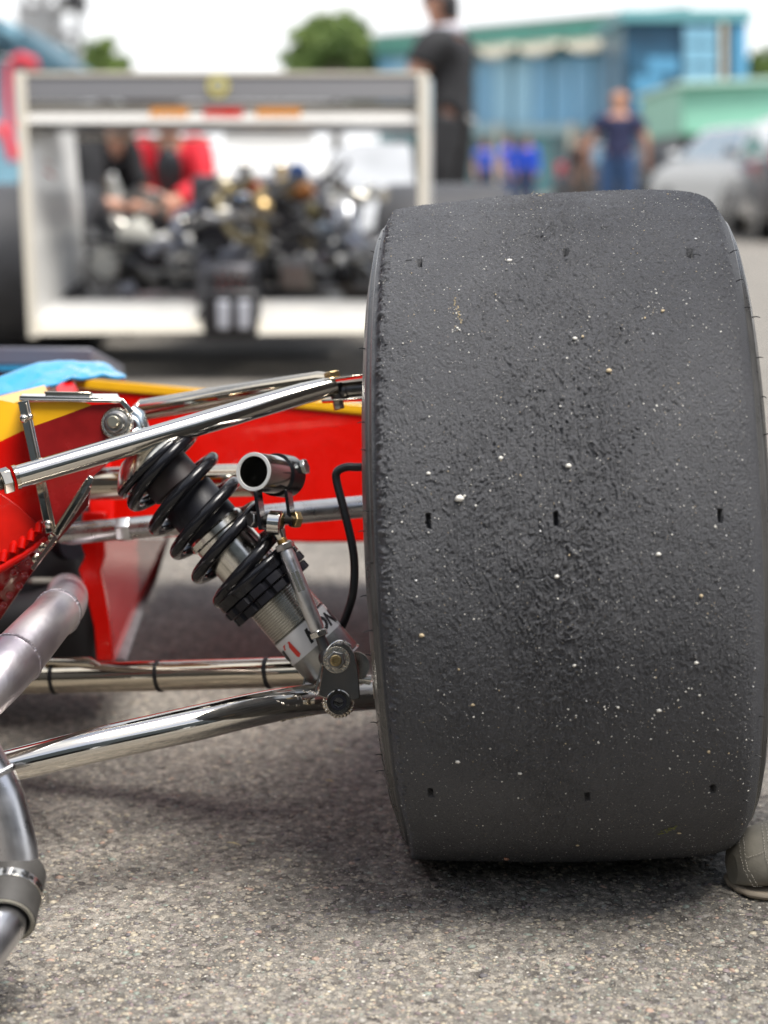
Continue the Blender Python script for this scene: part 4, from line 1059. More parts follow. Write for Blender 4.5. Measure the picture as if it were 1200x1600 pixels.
def person(label, loc, rz, over=None, shirt=(0.02, 0.02, 0.022), trouser=(0.02, 0.02, 0.022), shoe=(.05, .05, .05), hair=(0.05, 0.035, 0.025), sleeve='short', group=None, scale=1.0, collar=None, bald=False, hemto=None):
    J = dict(pelvis=(0, 0, .95), spine=(0, .01, 1.12), chest=(0, .01, 1.32), neck=(0, .01, 1.47), skull=(0, -.01, 1.555), head=(0, -.015, 1.65), crown=(0, -.005, 1.72), nose=(0, -.115, 1.62),
        earl=(.082, 0, 1.63), earr=(-.082, 0, 1.63),
        shl=(.17, .01, 1.42), shr=(-.17, .01, 1.42), ell=(.22, .03, 1.15), elr=(-.22, .03, 1.15), wrl=(.23, -.05, .92), wrr=(-.23, -.05, .92),
        hil=(.10, 0, .90), hir=(-.10, 0, .90), knl=(.11, -.02, .50), knr=(-.11, -.02, .50), anl=(.11, .02, .09), anr=(-.11, .02, .09), tol=(.13, -.15, .04), tor=(-.13, -.15, .04))
    if over: J.update(over)
    rad = dict(pelvis=(.135, .105), spine=(.13, .10), chest=(.145, .105), neck=.055, skull=.066, head=(.082, .098), crown=(.055, .065), nose=.014, earl=.015, earr=.015,
        shl=.065, shr=.065, ell=.045, elr=.045, wrl=.030, wrr=.030, hil=.095, hir=.095, knl=.062, knr=.062, anl=.042, anr=.042, tol=.036, tor=.036)
    E = [('pelvis', 'spine'), ('spine', 'chest'), ('chest', 'neck'), ('neck', 'skull'), ('skull', 'head'), ('head', 'crown'), ('head', 'nose'), ('head', 'earl'), ('head', 'earr'),
        ('chest', 'shl'), ('chest', 'shr'), ('shl', 'ell'), ('shr', 'elr'), ('ell', 'wrl'), ('elr', 'wrr'), ('pelvis', 'hil'), ('pelvis', 'hir'), ('hil', 'knl'), ('hir', 'knr'), ('knl', 'anl'), ('knr', 'anr'), ('anl', 'tol'), ('anr', 'tor')]
    for s in 'lr':
        w = Vector(J['wr' + s]); e = Vector(J['el' + s]); d = (w - e).normalized()
        side = d.cross(Vector((0, 0, 1)) if abs(d.z) < .8 else Vector((1, 0, 0))).normalized()
        pm = w + d * .07; J['pm' + s] = tuple(pm); rad['pm' + s] = (.034, .018); E.append(('wr' + s, 'pm' + s))
        curl = Vector((0, -1, 0)) if abs(d.z) > .6 else Vector((0, 0, -1))
        for f in range(4):
            o_ = side * (f - 1.5) * .019; L_ = (.062, .075, .070, .055)[f]
            a = pm + o_ + d * L_ * .5; b = pm + o_ * 1.1 + d * L_ + curl * .02
            J[f'f{f}{s}'] = tuple(a); J[f'g{f}{s}'] = tuple(b); rad[f'f{f}{s}'] = .0088; rad[f'g{f}{s}'] = .0075; E += [('pm' + s, f'f{f}{s}'), (f'f{f}{s}', f'g{f}{s}')]
        t0 = w + d * .035 + side * .035; t1 = w + d * .07 + side * .052
        J['t' + s] = tuple(t0); J['u' + s] = tuple(t1); rad['t' + s] = .011; rad['u' + s] = .009; E += [('wr' + s, 't' + s), ('t' + s, 'u' + s)]
    root = thing('person', label, 'person', loc, rz, group); root.scale = (scale,) * 3
    bm_ = skin_mesh(J, E, rad, 'pelvis')
    bm_.materials.clear(); bm_.materials.append(SKINM)
    bm_.polygons.foreach_set('use_smooth', [True] * len(bm_.polygons))
    body = bpy.data.objects.new('body', bm_); col.objects.link(body); body.parent = root
    co = np.array([v.co[:] for v in bm_.vertices]); no = np.array([v.normal[:] for v in bm_.vertices])
    def segd(a, b):
        a = np.array(J[a]); b = np.array(J[b]); ab = b - a; t = np.clip(((co - a) @ ab) / (ab @ ab), 0, 1)
        return np.linalg.norm(co - (a + t[:, None] * ab), axis=1), t
    names = [e for e in E]; D = []; Tt = []
    for a, b in names:
        d, t = segd(a, b); D.append(d / (np.mean(rad[a]) + np.mean(rad[b]))); Tt.append(t)
    D = np.array(D); Tt = np.array(Tt); best = D.argmin(0); bt = Tt[best, np.arange(len(co))]
    def cloth(nm, segs, off, mm):
        keep = np.zeros(len(co), bool)
        for (a, b, lo, hi) in segs:
            i = names.index((a, b)); keep |= (best == i) & (bt >= lo) & (bt <= hi)
        fs = [tuple(p.vertices) for p in bm_.polygons if all(keep[v] for v in p.vertices)]
        used_ = sorted({v for f in fs for v in f}); mp_ = {v: i for i, v in enumerate(used_)}
        fold = np.array([(vnoise(np.array(co[v][0] * 22. + 40), np.array(co[v][2] * 16. + 40 + co[v][1] * 9), 5) - .5) * .014 for v in used_]) if used_ else []
        b_ = MB(); b_.add([co[v] + no[v] * (off + float(fold[k])) for k, v in enumerate(used_)], [tuple(mp_[v] for v in f) for f in fs])
        o = b_.build(nm, mm, root, smooth=180, local=True)
        s_ = o.modifiers.new('thick', 'SOLIDIFY'); s_.thickness = .006; s_.offset = 0
        return o
    hem = hemto or (0.62 if sleeve == 'short' else 1.0)
    sm = mat('cloth_%02d%02d%02d' % tuple(int(x * 99) for x in shirt), shirt, .8, var=.12, vscale=30)
    tm = mat('cloth_%02d%02d%02d' % tuple(int(x * 99) for x in trouser), trouser, .85, var=.12, vscale=30)
    segs = [('pelvis', 'spine', 0, 1), ('spine', 'chest', 0, 1), ('chest', 'neck', 0, .72), ('chest', 'shl', 0, 1), ('chest', 'shr', 0, 1), ('shl', 'ell', 0, hem), ('shr', 'elr', 0, hem)]
    if sleeve == 'long': segs += [('ell', 'wrl', 0, .95), ('elr', 'wrr', 0, .95)]
    cloth('shirt', segs, .020, sm)
    cloth('trousers', [('pelvis', 'spine', 0, .55), ('pelvis', 'hil', 0, 1), ('pelvis', 'hir', 0, 1), ('hil', 'knl', 0, 1), ('hir', 'knr', 0, 1), ('knl', 'anl', 0, .95), ('knr', 'anr', 0, .95)], .016, tm)
    cloth('shoes', [('knl', 'anl', .9, 1), ('knr', 'anr', .9, 1), ('anl', 'tol', 0, 1), ('anr', 'tor', 0, 1)], .012, mat('shoe_%02d' % int(shoe[0] * 99), shoe, .5))
    if collar: cloth('collar', [('chest', 'neck', .7, 1), ('neck', 'skull', 0, .45)], .014, mat('collar_cloth', collar, .7))
    hd = np.array(J['head'])
    keep = [p for p in bm_.polygons if np.mean([co[v] for v in p.vertices], axis=0)[2] > hd[2] + (.02 if bald else -.0) or (np.mean([co[v] for v in p.vertices], axis=0)[1] > hd[1] + .03 and np.mean([co[v] for v in p.vertices], axis=0)[2] > hd[2] - .10 and abs(co[p.vertices[0]][0] - hd[0]) < .12)]
    keep = [p for p in keep if np.linalg.norm(np.mean([co[v] for v in p.vertices], axis=0) - hd) < .19]
    if keep:
        u_ = sorted({v for p in keep for v in p.vertices}); mp_ = {v: i for i, v in enumerate(u_)}
        b_ = MB(); b_.add([co[v] + no[v] * .009 for v in u_], [tuple(mp_[v] for v in p.vertices) for p in keep]); b_.build('hair', mat('hair_%02d' % int(hair[0] * 99), hair, .6), root, smooth=180, local=True)
    for sx_ in (-1, 1):
        b_ = MB(); b_.ball((hd[0] + sx_ * .03, hd[1] - .088, hd[2] + .005), .011, 10, 6); b_.build('eye', mat('eye', (.08, .05, .04), .2), root, local=True)
    b_ = MB(); b_.ball((hd[0], hd[1] - .088, hd[2] - .07), (.024, .01, .006), 10, 6); b_.build('mouth', mat('lips', (.35, .12, .10), .5), root, local=True)
    return root
def GX(px, d):      # ground position under an image column at optical depth d
    p = P(px, 800, d); return Vector((p.x, (d - .69 * sp_) / cp, 0))
# standing man in black, arms folded, at the side of the white car
person('man in black short sleeved shirt standing with folded arms right of the white rear wing', GX(692, 11.0), R(-112), dict(
    ell=(.24, -.08, 1.17), elr=(-.24, -.08, 1.17), wrl=(.02, -.27, 1.22), wrr=(-.03, -.30, 1.15)), shirt=(.014, .014, .016), trouser=(.013, .013, .015), collar=(.5, .5, .55), hair=(.015, .012, .012), scale=1.07).scale = (1.28, 1.28, 1.07)
b = MB(); q = P(712, 182, 10.7); b.prism([q, q + Vector((.10, .02, .0)), q + Vector((.13, .05, -.035)), q + Vector((.02, .03, -.035))], Vector((0, 0, .004)))
b.build('paper_sheet', whitep, label='folded white paper held at the waist of the man in black', cat='paper')
person('man in navy t-shirt and jeans seen from behind, walking away', GX(963, 21.5), R(172), dict(
    ell=(.29, .02, 1.16), elr=(-.28, .02, 1.16), wrl=(.31, -.04, .93), wrr=(-.29, -.05, .93)), shirt=(.022, .026, .075), trouser=(.04, .09, .20), hair=(.40, .20, .12), scale=1.02, bald=True).scale = (1.16, 1.16, 1.02)
person('person in blue top left of the pair by the paddock building', GX(757, 38), R(20), shirt=(.03, .10, .55), trouser=(.03, .04, .08), scale=.95)
person('person in bright blue top and jeans at the left of the cream pillar', GX(792, 37), R(60), shirt=(.02, .08, .60), trouser=(.05, .08, .2), scale=.97)
person('person in royal blue jacket standing nearest the cream pillar', GX(822, 36), R(-20), shirt=(.02, .08, .60), trouser=(.04, .05, .12), sleeve='long', scale=.95)
person('person in brown jacket left of the man in navy', GX(905, 33), R(30), shirt=(.06, .035, .03), trouser=(.09, .07, .06), sleeve='long', scale=.93)
# mechanics working round the white car
person('mechanic in black t-shirt bending over the left side of the white car', GX(98, 8.1), R(72), dict(
    pelvis=(0, .10, .62), spine=(0, 0, .72), chest=(0, -.16, .84), neck=(0, -.30, .92), skull=(0, -.37, .96), head=(0, -.43, 1.02), crown=(0, -.45, 1.09), nose=(0, -.53, .98), earl=(.08, -.42, 1.01), earr=(-.08, -.42, 1.01),
    shl=(.18, -.22, .86), shr=(-.18, -.22, .86), ell=(.21, -.30, .64), elr=(-.21, -.28, .60), wrl=(.10, -.46, .62), wrr=(-.10, -.47, .58),
    hil=(.10, .10, .58), hir=(-.10, .10, .58), knl=(.17, -.24, .38), knr=(-.17, -.20, .12), anl=(.15, -.14, .09), anr=(-.14, .22, .10), tol=(.16, -.28, .04), tor=(-.14, .30, .04)), shirt=(.016, .015, .016), trouser=(.02, .02, .02), hemto=.95)
person('mechanic in red jacket over black crouching beyond the white engine', GX(272, 10.6), R(0), dict(
    pelvis=(0, .14, .50), spine=(0, .10, .66), chest=(0, .0, .82), neck=(0, -.08, .96), skull=(0, -.12, 1.03), head=(0, -.14, 1.12), crown=(0, -.13, 1.19), nose=(0, -.25, 1.08), earl=(.08, -.13, 1.1), earr=(-.08, -.13, 1.1),
    shl=(.18, -.02, .91), shr=(-.18, -.02, .91), ell=(.21, -.14, .68), elr=(-.21, -.14, .68), wrl=(.06, -.30, .60), wrr=(-.06, -.30, .58),
    hil=(.10, .12, .46), hir=(-.10, .12, .46), knl=(.20, -.24, .48), knr=(-.20, -.24, .48), anl=(.16, -.02, .09), anr=(-.16, -.02, .09), tol=(.18, -.18, .04), tor=(-.18, -.18, .04)), shirt=(.60, .015, .03), trouser=(.03, .03, .035), sleeve='long')

q = GX(272, 10.6); b = MB(); b.ball(q + Vector((0, -.125, .76)), (.085, .05, .14)); b.build('black_vest', inkblack, bpy.data.objects['person.007'])
# shoe at the lower right, worn by a bystander ---------------------
toe = G(1143, 1392); hl = Vector((toe.x + .285, toe.y + .10, 0)); ds = (hl - toe).normalized(); ns_ = Vector((-ds.y, ds.x, 0))
brz = math.atan2(-ds.x, ds.y); ankle = toe + ds * .225
bloc = ankle - Matrix.Rotation(brz, 3, 'Z') @ Vector((-.11, .02, 0)); bloc.z = 0
bys = person('person in grey leather shoe with white stitching standing right of the big tyre', bloc, brz, dict(tor=(-.12, -.07, .034), elr=(-.22, .12, 1.17), ell=(.24, .10, 1.16), wrr=(-.20, .16, .93), wrl=(.25, .10, .92)), shirt=(.05, .07, .12), trouser=(.03, .05, .11), shoe=(.17, .16, .13))
bmi = (Matrix.Translation(bloc) @ Matrix.Rotation(brz, 4, 'Z')).inverted()
def wear(o): o.parent = bys; o.matrix_parent_inverse = bmi; return o
nub = mat('grey_nubuck', (.20, .185, .15), .65, 0, var=.12, vscale=60, bump=.0003, bscale=250)
stit = mat('white_thread', (.45, .42, .36), .7)
solem = mat('tan_sole', (.30, .25, .19), .7, var=.2, vscale=50)
secs = [(0, .010, .020, .038), (.005, .026, .024, .047), (.016, .037, .031, .055), (.036, .044, .038, .061), (.065, .049, .044, .064), (.10, .050, .046, .071), (.14, .046, .044, .086), (.18, .040, .041, .108), (.22, .037, .040, .118), (.26, .033, .040, .118), (.285, .020, .040, .112)]
b = MB(); k = 28; vs = []
for (l_, hw, zc, zt) in secs:
    for j in range(k):
        a = 6.283 * j / k; cx_ = math.cos(a); sz_ = math.sin(a)
        z_ = .008 + (zt - .008) * (.5 + .5 * math.copysign(abs(sz_) ** .8, sz_))
        xx = hw * math.copysign(abs(cx_) ** .8, cx_) * (1.0 - .22 * max(0, sz_))
        vs.append(toe + ds * l_ + ns_ * xx + Vector((0, 0, z_)))
fs = [(i * k + j, i * k + (j + 1) % k, (i + 1) * k + (j + 1) % k, (i + 1) * k + j) for i in range(len(secs) - 1) for j in range(k)]
fs += [tuple(range(k)), tuple((len(secs) - 1) * k + j for j in range(k))[::-1]]
b.add(vs, fs); shoe = wear(b.build('shoe', nub, None, smooth=60, subd=2))
b = MB(); ol = []
for l_, hw, *_ in secs: ol.append(toe + ds * l_ + ns_ * (hw - .001))
for l_, hw, *_ in secs[::-1]: ol.append(toe + ds * l_ - ns_ * (hw - .001))
b.prism([p + Vector((0, 0, .001)) for p in ol], (0, 0, .007)); wear(b.build('sole', solem, None, bevel=.004, segs=3, smooth=50))
def sh_pt(l_, a, off=.0008):
    hw = np.interp(l_, [s[0] for s in secs], [s[1] for s in secs]); zt = np.interp(l_, [s[0] for s in secs], [s[3] for s in secs])
    cx_, sz_ = math.cos(a), math.sin(a); z_ = .008 + (zt - .008) * (.5 + .5 * math.copysign(abs(sz_) ** .8, sz_))
    xx = hw * math.copysign(abs(cx_) ** .8, cx_) * (1 - .22 * max(0, sz_))
    return toe + ds * l_ + ns_ * xx + Vector((0, 0, z_)) + (ns_ * cx_ + Vector((0, 0, sz_)) - ds * .3 * (l_ < .03)) * off
def stitches(fn, n, name='stitching'):
    b = MB()
    for i in range(n):
        p = fn((i + .15) / n); q = fn((i + .75) / n); b.tube([p, (p + q) / 2, q], [.0002, .00042, .0002], 6)
    wear(b.build(name, stit, None, kind='stuff'))
cand_ = [(l_, a) for l_ in np.linspace(0, .10, 130) for a in np.linspace(0, 2 * math.pi, 260)]
cpt = np.array([sh_pt(l_, a, .0011)[:] for l_, a in cand_]); cpx, cpy, cpd = proj(cpt)
def shoe_at(x, y):
    e = np.hypot(cpx - x, cpy - y); near = np.where(e < e.min() + 2.0)[0]
    return Vector(cpt[near[np.argmin(cpd[near])]])
def seam(pts, n):
    arr = spline([Vector((x, y, 0)) for x, y in pts], 10)
    def f(t):
        k = min(t, .999) * (len(arr) - 1); i0 = int(k); q = arr[i0].lerp(arr[i0 + 1], k - i0); return shoe_at(q.x, q.y)
    stitches(f, n)
for dx_ in (0, 7):
    seam([(1156 + dx_, 1292), (1154 + dx_, 1315), (1158 + dx_, 1345), (1168 + dx_, 1372), (1182 + dx_, 1396)], 26)
    seam([(1190 + dx_, 1284), (1193 + dx_, 1310), (1197 + dx_, 1335), (1202 + dx_, 1360)], 18)
seam([(1162, 1340), (1176, 1336), (1197, 1327)], 9)
# ---------------------------------------------------------------- white racing car beyond
wroot = thing('racing_car', 'white open-wheel racing car seen from behind with a wide grey and white rear wing', 'racing car', GX(370, 7.3))
gw = mat('white_gloss', (.62, .61, .58), .3, coat=.4, var=.04, vscale=4)
gcream = mat('cream_edge', (.60, .56, .47), .4)
ggrey = mat('grey_flap', (.115, .115, .12), .35)
gblk = mat('black_parts', (.015, .015, .017), .4)
gred = mat('red_print', (.62, .03, .015), .35); gor = mat('orange_print', (.70, .30, .05), .4)
bronze = mat('bronze_metal', (.42, .30, .14), .35, 1.0); gold = mat('gold_braid', (.45, .36, .18), .5, .6)
YW = Vector((math.sin(R(5.1)), math.cos(R(5.1)), 0))
def wc(mb, name, m, **k): return mb.build(name, m, wroot, **k)
D = 6.3
def endplate(poly, lbl):
    b = MB(); b.prism(poly, RT * .014); return wc(b, 'wing_endplate', gw, bevel=.003, label=lbl)
tl_ = P(22, 112, D); bl_ = P(44, 528, D)
endplate([tl_, bl_, bl_ + YW * .10 + Vector((0, 0, .015)), P(52, 470, D) + YW * .35, P(48, 450, D) + YW * .72, tl_ + YW * .72 + Vector((0, 0, -.01))], 'left endplate marked with small red print')
tr_ = P(656, 113, D); br_ = P(655, 520, D)
endplate([tr_, br_, br_ + YW * .5, tr_ + YW * .5], 'right endplate')
for xx, yy0, yy1 in ((22, 112, 528), (653, 114, 520)):
    b = MB(); a_ = P(xx, yy0, D - .01); c_ = P(xx + (22 if xx < 100 else 1), yy1, D - .01)
    b.prism([a_, a_ + RT * .035, c_ + RT * .03, c_], YW * .02); wc(b, 'endplate_lip', gcream, bevel=.003)
def span(x0, x1, ya, yb, da, db, th, name, m, **k):
    b = MB(); b.prism([P(x0, ya, da), P(x1, ya, da), P(x1, yb, db), P(x0, yb, db)], th); return wc(b, name, m, **k)
span(36, 656, 117, 157, D + .04, D + .015, YW * .03, 'wing_flap', ggrey, bevel=.005)
span(32, 656, 112, 118, D + .03, D + .03, YW * .05, 'gurney_lip', gcream)
span(36, 656, 159, 172, D + .06, D + .03, YW * .02, 'wing_slot_edge', gcream)
mp1 = span(36, 656, 172, 192, D + .05, D + .0, YW * .02, 'main_plane', gw, bevel=.003)
b = MB(); b.prism([P(38, 193, D + .02), P(656, 193, D + .02), P(656, 193, D + .02) + YW * .45 + Vector((0, 0, -.02)), P(38, 193, D + .02) + YW * .45 + Vector((0, 0, -.02))], Vector((0, 0, .02))); wc(b, 'main_plane_shaded_underside', ggrey)  # grey colour stands in for the shade beneath the white plane
b = MB(); b.prism([P(118, 212, D + .4), P(330, 214, D + .4), P(330, 220, D + .4), P(118, 218, D + .4)], YW * .03); wc(b, 'wing_spar', gcream)
b = MB(); c_ = P(341, 134, D + .0); b.lathe(c_, -YW, [(0, .040), (.004, .040), (.004, .026)], 28, caps=False); em = wc(b, 'round_emblem', mat('emblem_yellow', (.62, .55, .12), .4))
b = MB(); b.lathe(c_, -YW, [(0, .024), (.005, .022)], 24); wc(b, 'emblem_centre', mat('emblem_pale', (.50, .50, .34), .4))
def letters(x0, x1, y, m, seed):
    rr = random.Random(seed); x = x0
    while x < x1 - 6:
        w = rr.uniform(7, 11); b = MB()
        b.tube([P(x + q[0] * w, y + (q[1] - .5) * 15, D - .05) for q in ((.1, 1), (.2, .1), (.8, 0), (.9, .6), (.4, .9))], .0062, 6); o = b.build('letter_shape', m, mp1); x += w + 3
letters(236, 300, 176, gor, 1); letters(320, 382, 177, gred, 2); letters(402, 468, 176, gor, 3)
for (x, y) in ((52, 240), (60, 252), (64, 268)):
    b = MB(); q = P(x, y, D + .25); b.tube([q + RT * .016, q + RT * .016 + YW * .1 + Vector((0, 0, -.02))], .012, 8, flat=.3); wc(b, 'red_marking', gred)
# lower beam
for x0, x1 in ((52, 318), (402, 656)):
    b = MB(); b.prism([P(x0, 468, D + .30), P(x1, 469, D + .30), P(x1, 500, D + .03), P(x0, 502, D + .03)], Vector((0, 0, -.012))); wc(b, 'lower_wing', gw, bevel=.002)
    b = MB(); b.prism([P(x0, 501, D + .02), P(x1, 499, D + .02), P(x1, 519, D), P(x0, 523, D)], YW * .02); wc(b, 'lower_wing_lip', gcream, bevel=.002)
b = MB(); b.prism([P(84, 449, D + .5), P(120, 452, D + .5), P(122, 460, D + .5), P(84, 462, D + .5)], YW * .1); wc(b, 'endplate_foot', gblk)
# tyres
def wtyre(px0, px1, yt, yb, d, lbl):
    c = P((px0 + px1) / 2, 286, d); r_ = .345; w_ = (px1 - px0) * d / F; c.z = r_
    b = MB(); axw = Vector((math.cos(R(5)), -math.sin(R(5)), 0)); h = w_ / 2
    pf = [(-h * .86, .17), (-h * .97, .22), (-h, .27), (-h * .94, .32), (-h * .84, .340), (-h * .4, r_), (h * .4, r_), (h * .84, .340), (h * .94, .32), (h, .27), (h * .97, .22), (h * .86, .17)]
    b.lathe(c, axw, pf, 64); o = wc(b, 'tyre', mat('dark_tyre', (.045, .045, .048), .55, var=.2, vscale=10), label=lbl)
    b = MB(); b.lathe(c, axw, [(-h * .87, .168), (-h * .8, .15), (-h * .3, .12), (-h * .3, .04), (h * .3, .04), (h * .3, .12), (h * .8, .15), (h * .87, .168)], 40); b.build('rim', alu, o)
wtyre(-50, 158, 268, 540, 7.35, 'left rear slick tyre'); wtyre(592, 800, 265, 535, 7.2, 'right rear slick tyre')
# bodywork
b = MB(); b.tube(spline([P(430, 225, 10.5), P(425, 235, 9.8), P(420, 245, 9.0)], 6), lerp_list([.15, .22, .26], 13), 24, flat=.8); wc(b, 'engine_cover', gw)
b = MB(); b.prism([P(340, 222, 8.7), P(500, 222, 8.7), P(520, 300, 7.75), P(332, 300, 7.75)], YW * .1); wc(b, 'airbox_cover', gw, bevel=.05, segs=5)
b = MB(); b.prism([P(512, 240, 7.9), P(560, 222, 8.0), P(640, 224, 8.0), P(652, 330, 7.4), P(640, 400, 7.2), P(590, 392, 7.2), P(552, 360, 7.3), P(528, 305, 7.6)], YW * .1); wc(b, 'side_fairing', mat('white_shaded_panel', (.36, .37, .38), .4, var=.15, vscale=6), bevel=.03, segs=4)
b = MB(); b.tube(spline([P(540, 330, 6.95), P(545, 370, 6.9), P(575, 390, 6.9), P(640, 385, 6.95)], 6), .055, 18); wc(b, 'side_duct', mat('pale_alloy', (.6, .62, .66), .25, .7))
b = MB(); b.box(P(215, 480, 9.6) + Vector((0, 0, .1)), (1.3, 2.2, .3)); b.box(P(420, 420, 10.2), (.9, 3.5, .5)); wc(b, 'monocoque', gw, bevel=.06)
# engine and gearbox: everything its own piece
rr = random.Random(4)
b = MB(); b.box(P(410, 340, 7.7), (.55, .62, .36)); wc(b, 'engine_block', mat('cast_engine', (.10, .10, .11), .45, .8, var=.3, vscale=12), bevel=.03)
for sx_ in (-1, 1):
    b = MB(); q = P(410 + sx_ * 52, 292, 7.55); b.box(q, (.13, .52, .10)); wc(b, 'cam_cover', dmetal if sx_ < 0 else bronze, bevel=.02)
    for k in range(4):
        q = P(410 + sx_ * 25, 285, 7.45 + k * .13); b = MB(); b.lathe(q, (sx_ * .1, 0, 1), [(0, .024), (.05, .027), (.075, .040), (.078, .038), (.05, .022)], 20); wc(b, 'intake_trumpet', alub)
    for k in range(4):
        q0 = P(410 + sx_ * 85, 320 + k * 8, 7.4 + k * .1); q1 = P(410 + sx_ * 135, 345 + k * 6, 7.2 + k * .08); q2 = P(410 + sx_ * 120, 385, 6.9); q3 = P(410 + sx_ * 95, 400, 6.55)
        b = MB(); b.tube(spline([q0, q1, q2, q3], 6), .022, 14); wc(b, 'exhaust_header', dmetal if k % 2 else mat('blued_steel', (.22, .24, .32), .3, 1.0))
b = MB(); b.tube(spline([P(338, 300, 7.2), P(345, 330, 7.0), P(360, 362, 6.8), P(385, 376, 6.7), P(412, 372, 6.7), P(405, 395, 6.6)], 7), .016, 12); wc(b, 'gold_hose', gold)
b = MB(); b.tube(spline([P(400, 290, 7.2), P(412, 320, 7.1), P(405, 345, 7.1)], 7), .035, 12, flat=.7); wc(b, 'bronze_canister', bronze)
for (x, y, c_, s_) in ((395, 290, (.5, .1, .06), .03), (465, 270, (.05, .12, .35), .04), (480, 300, (.4, .17, .06), .035), (350, 290, (.45, .4, .3), .03), (370, 310, (.1, .2, .4), .025), (490, 330, (.25, .22, .12), .03), (505, 365, (.35, .42, .5), .045), (380, 345, (.3, .3, .3), .03)):
    b = MB(); q = P(x, y, 7.0); b.lathe(q, (rr.uniform(-.5, .5), -1, rr.uniform(-.3, .6)), [(-.03, s_ * .7), (0, s_), (.03, s_), (.04, s_ * .5)], 16); wc(b, 'pipe_fitting', mat('fitting_%d' % x, c_, .3, .5))
for k in range(26):
    x, y = rr.uniform(340, 510), rr.uniform(275, 400); q = P(x, y, rr.uniform(6.8, 7.3)); v = Vector((rr.uniform(-.16, .16), rr.uniform(-.05, .1), rr.uniform(-.12, .10)))
    b = MB(); b.tube(spline([q, q + v * .5 + Vector((rr.uniform(-.05, .05), 0, rr.uniform(-.05, .05))), q + v], 6), rr.uniform(.006, .016), 10)
    wc(b, 'engine_hose', rr.choice([gblk, dmetal, steel, gold, alu, gblk]))
for k in range(22):
    x, y = rr.choice([rr.uniform(170, 330), rr.uniform(480, 600)]), rr.uniform(330, 450); q = P(x, y, rr.uniform(6.8, 7.4))
    b = MB(); b.lathe(q, (rr.uniform(-.5, .5), -1, rr.uniform(-.5, .5)), [(-.03, .02), (0, rr.uniform(.02, .045)), (.03, rr.uniform(.02, .045)), (.05, .012)], 14)
    wc(b, 'suspension_fitting', rr.choice([gblk, dmetal, steel, alu, mat('cream_fitting', (.5, .48, .38), .5)]))
b = MB(); b.box(P(362, 445, 6.75), (.22, .5, .19)); gb = wc(b, 'gearbox', mat('cast_engine', (.10, .10, .11), .45, .8), bevel=.03)
b = MB(); b.box(P(360, 455, 6.42), (.16, .12, .15)); b2_ = wc(b, 'gearbox_cover', gblk, bevel=.02)
for i in range(4):
    for j in range(3):
        b = MB(); q = P(343 + i * 13, 427 + j * 11, 6.34); b.lathe(q, (0, -1, .1), [(0, .010), (.012, .009)], 10); wc(b, 'cover_stud', alub)
for x in (349, 381):
    b = MB(); b.box(P(x, 492, 6.26), (.042, .03, .10)); wc(b, 'white_mount', mat('pale_mount', (.42, .43, .47), .4), bevel=.008)
b = MB(); b.box(P(362, 490, 6.36), (.20, .14, .17)); wc(b, 'rear_light_housing', gblk, bevel=.015)
b = MB(); b.box(P(330, 500, 6.45), (.10, .2, .07), M=Matrix.Rotation(.5, 3, 'Y')); wc(b, 'mount_foot', gblk, bevel=.01)
for (a, c_, r_) in (((130, 372), (330, 392), .014), ((135, 400), (340, 385), .012), ((150, 420), (330, 430), .016), ((470, 392), (610, 380), .012), ((480, 425), (610, 428), .016), ((175, 395), (250, 440), .02), ((270, 370), (330, 345), .012), ((190, 440), (335, 455), .02), ((400, 452), (600, 446), .02)):
    b = MB(); b.tube([P(*a, 6.95), P(*c_, 6.85)], r_, 14); wc(b, 'suspension_arm', rr.choice([steel, alu, dmetal]))
b = MB(); b.box(P(462, 430, 6.9), (.14, .2, .13)); wc(b, 'oil_tank', steel, bevel=.02)
for k in range(34):
    x, y = rr.choice([rr.uniform(225, 345), rr.uniform(480, 630), rr.uniform(345, 480)]), rr.uniform(300, 445); q = P(x, y, rr.uniform(6.7, 7.2)); v = Vector((rr.uniform(-.13, .13), rr.uniform(-.05, .05), rr.uniform(-.06, .08)))
    b = MB(); b.tube(spline([q, q + v * .5 + Vector((0, 0, rr.uniform(-.04, .05))), q + v], 5), rr.uniform(.010, .026), 12)
    wc(b, rr.choice(['link_rod', 'coolant_hose', 'bracket_arm']), rr.choice([alu, alub, steel, mat('pale_mount', (.42, .43, .47), .4), dmetal]))
b = MB(); b.lathe(P(213, 375, 7.0), (0, -1, .2), [(-.05, .03), (0, .075), (.03, .07), (.05, .04)], 28); wc(b, 'brake_duct', mat('pale_mount2', (.55, .55, .50), .4))
b = MB(); b.lathe(P(168, 412, 6.95), (0, -1, .2), [(-.05, .03), (0, .065), (.03, .06)], 24); wc(b, 'brake_duct', mat('pale_mount2', (.55, .55, .50), .4))
b = MB(); b.lathe(P(222, 420, 6.9), (0, -1, 0), [(-.1, .09), (0, .09), (.01, .02)], 24); wc(b, 'brake_drum', gblk)
b = MB(); b.tube([P(190, 455, 6.9), P(212, 450, 6.9)], .03, 12); b.build('tool_grip', mat('pale_mount', (.42, .43, .47), .4), wroot)
b = MB(); b.box(P(350, 440, 8.6), (2.0, .6, .22)); wc(b, 'dark_floor_mass', gblk, bevel=.02)
b = MB(); b.box(P(300, 470, 7.2), (1.2, .8, .05)); wc(b, 'undertray', gblk)

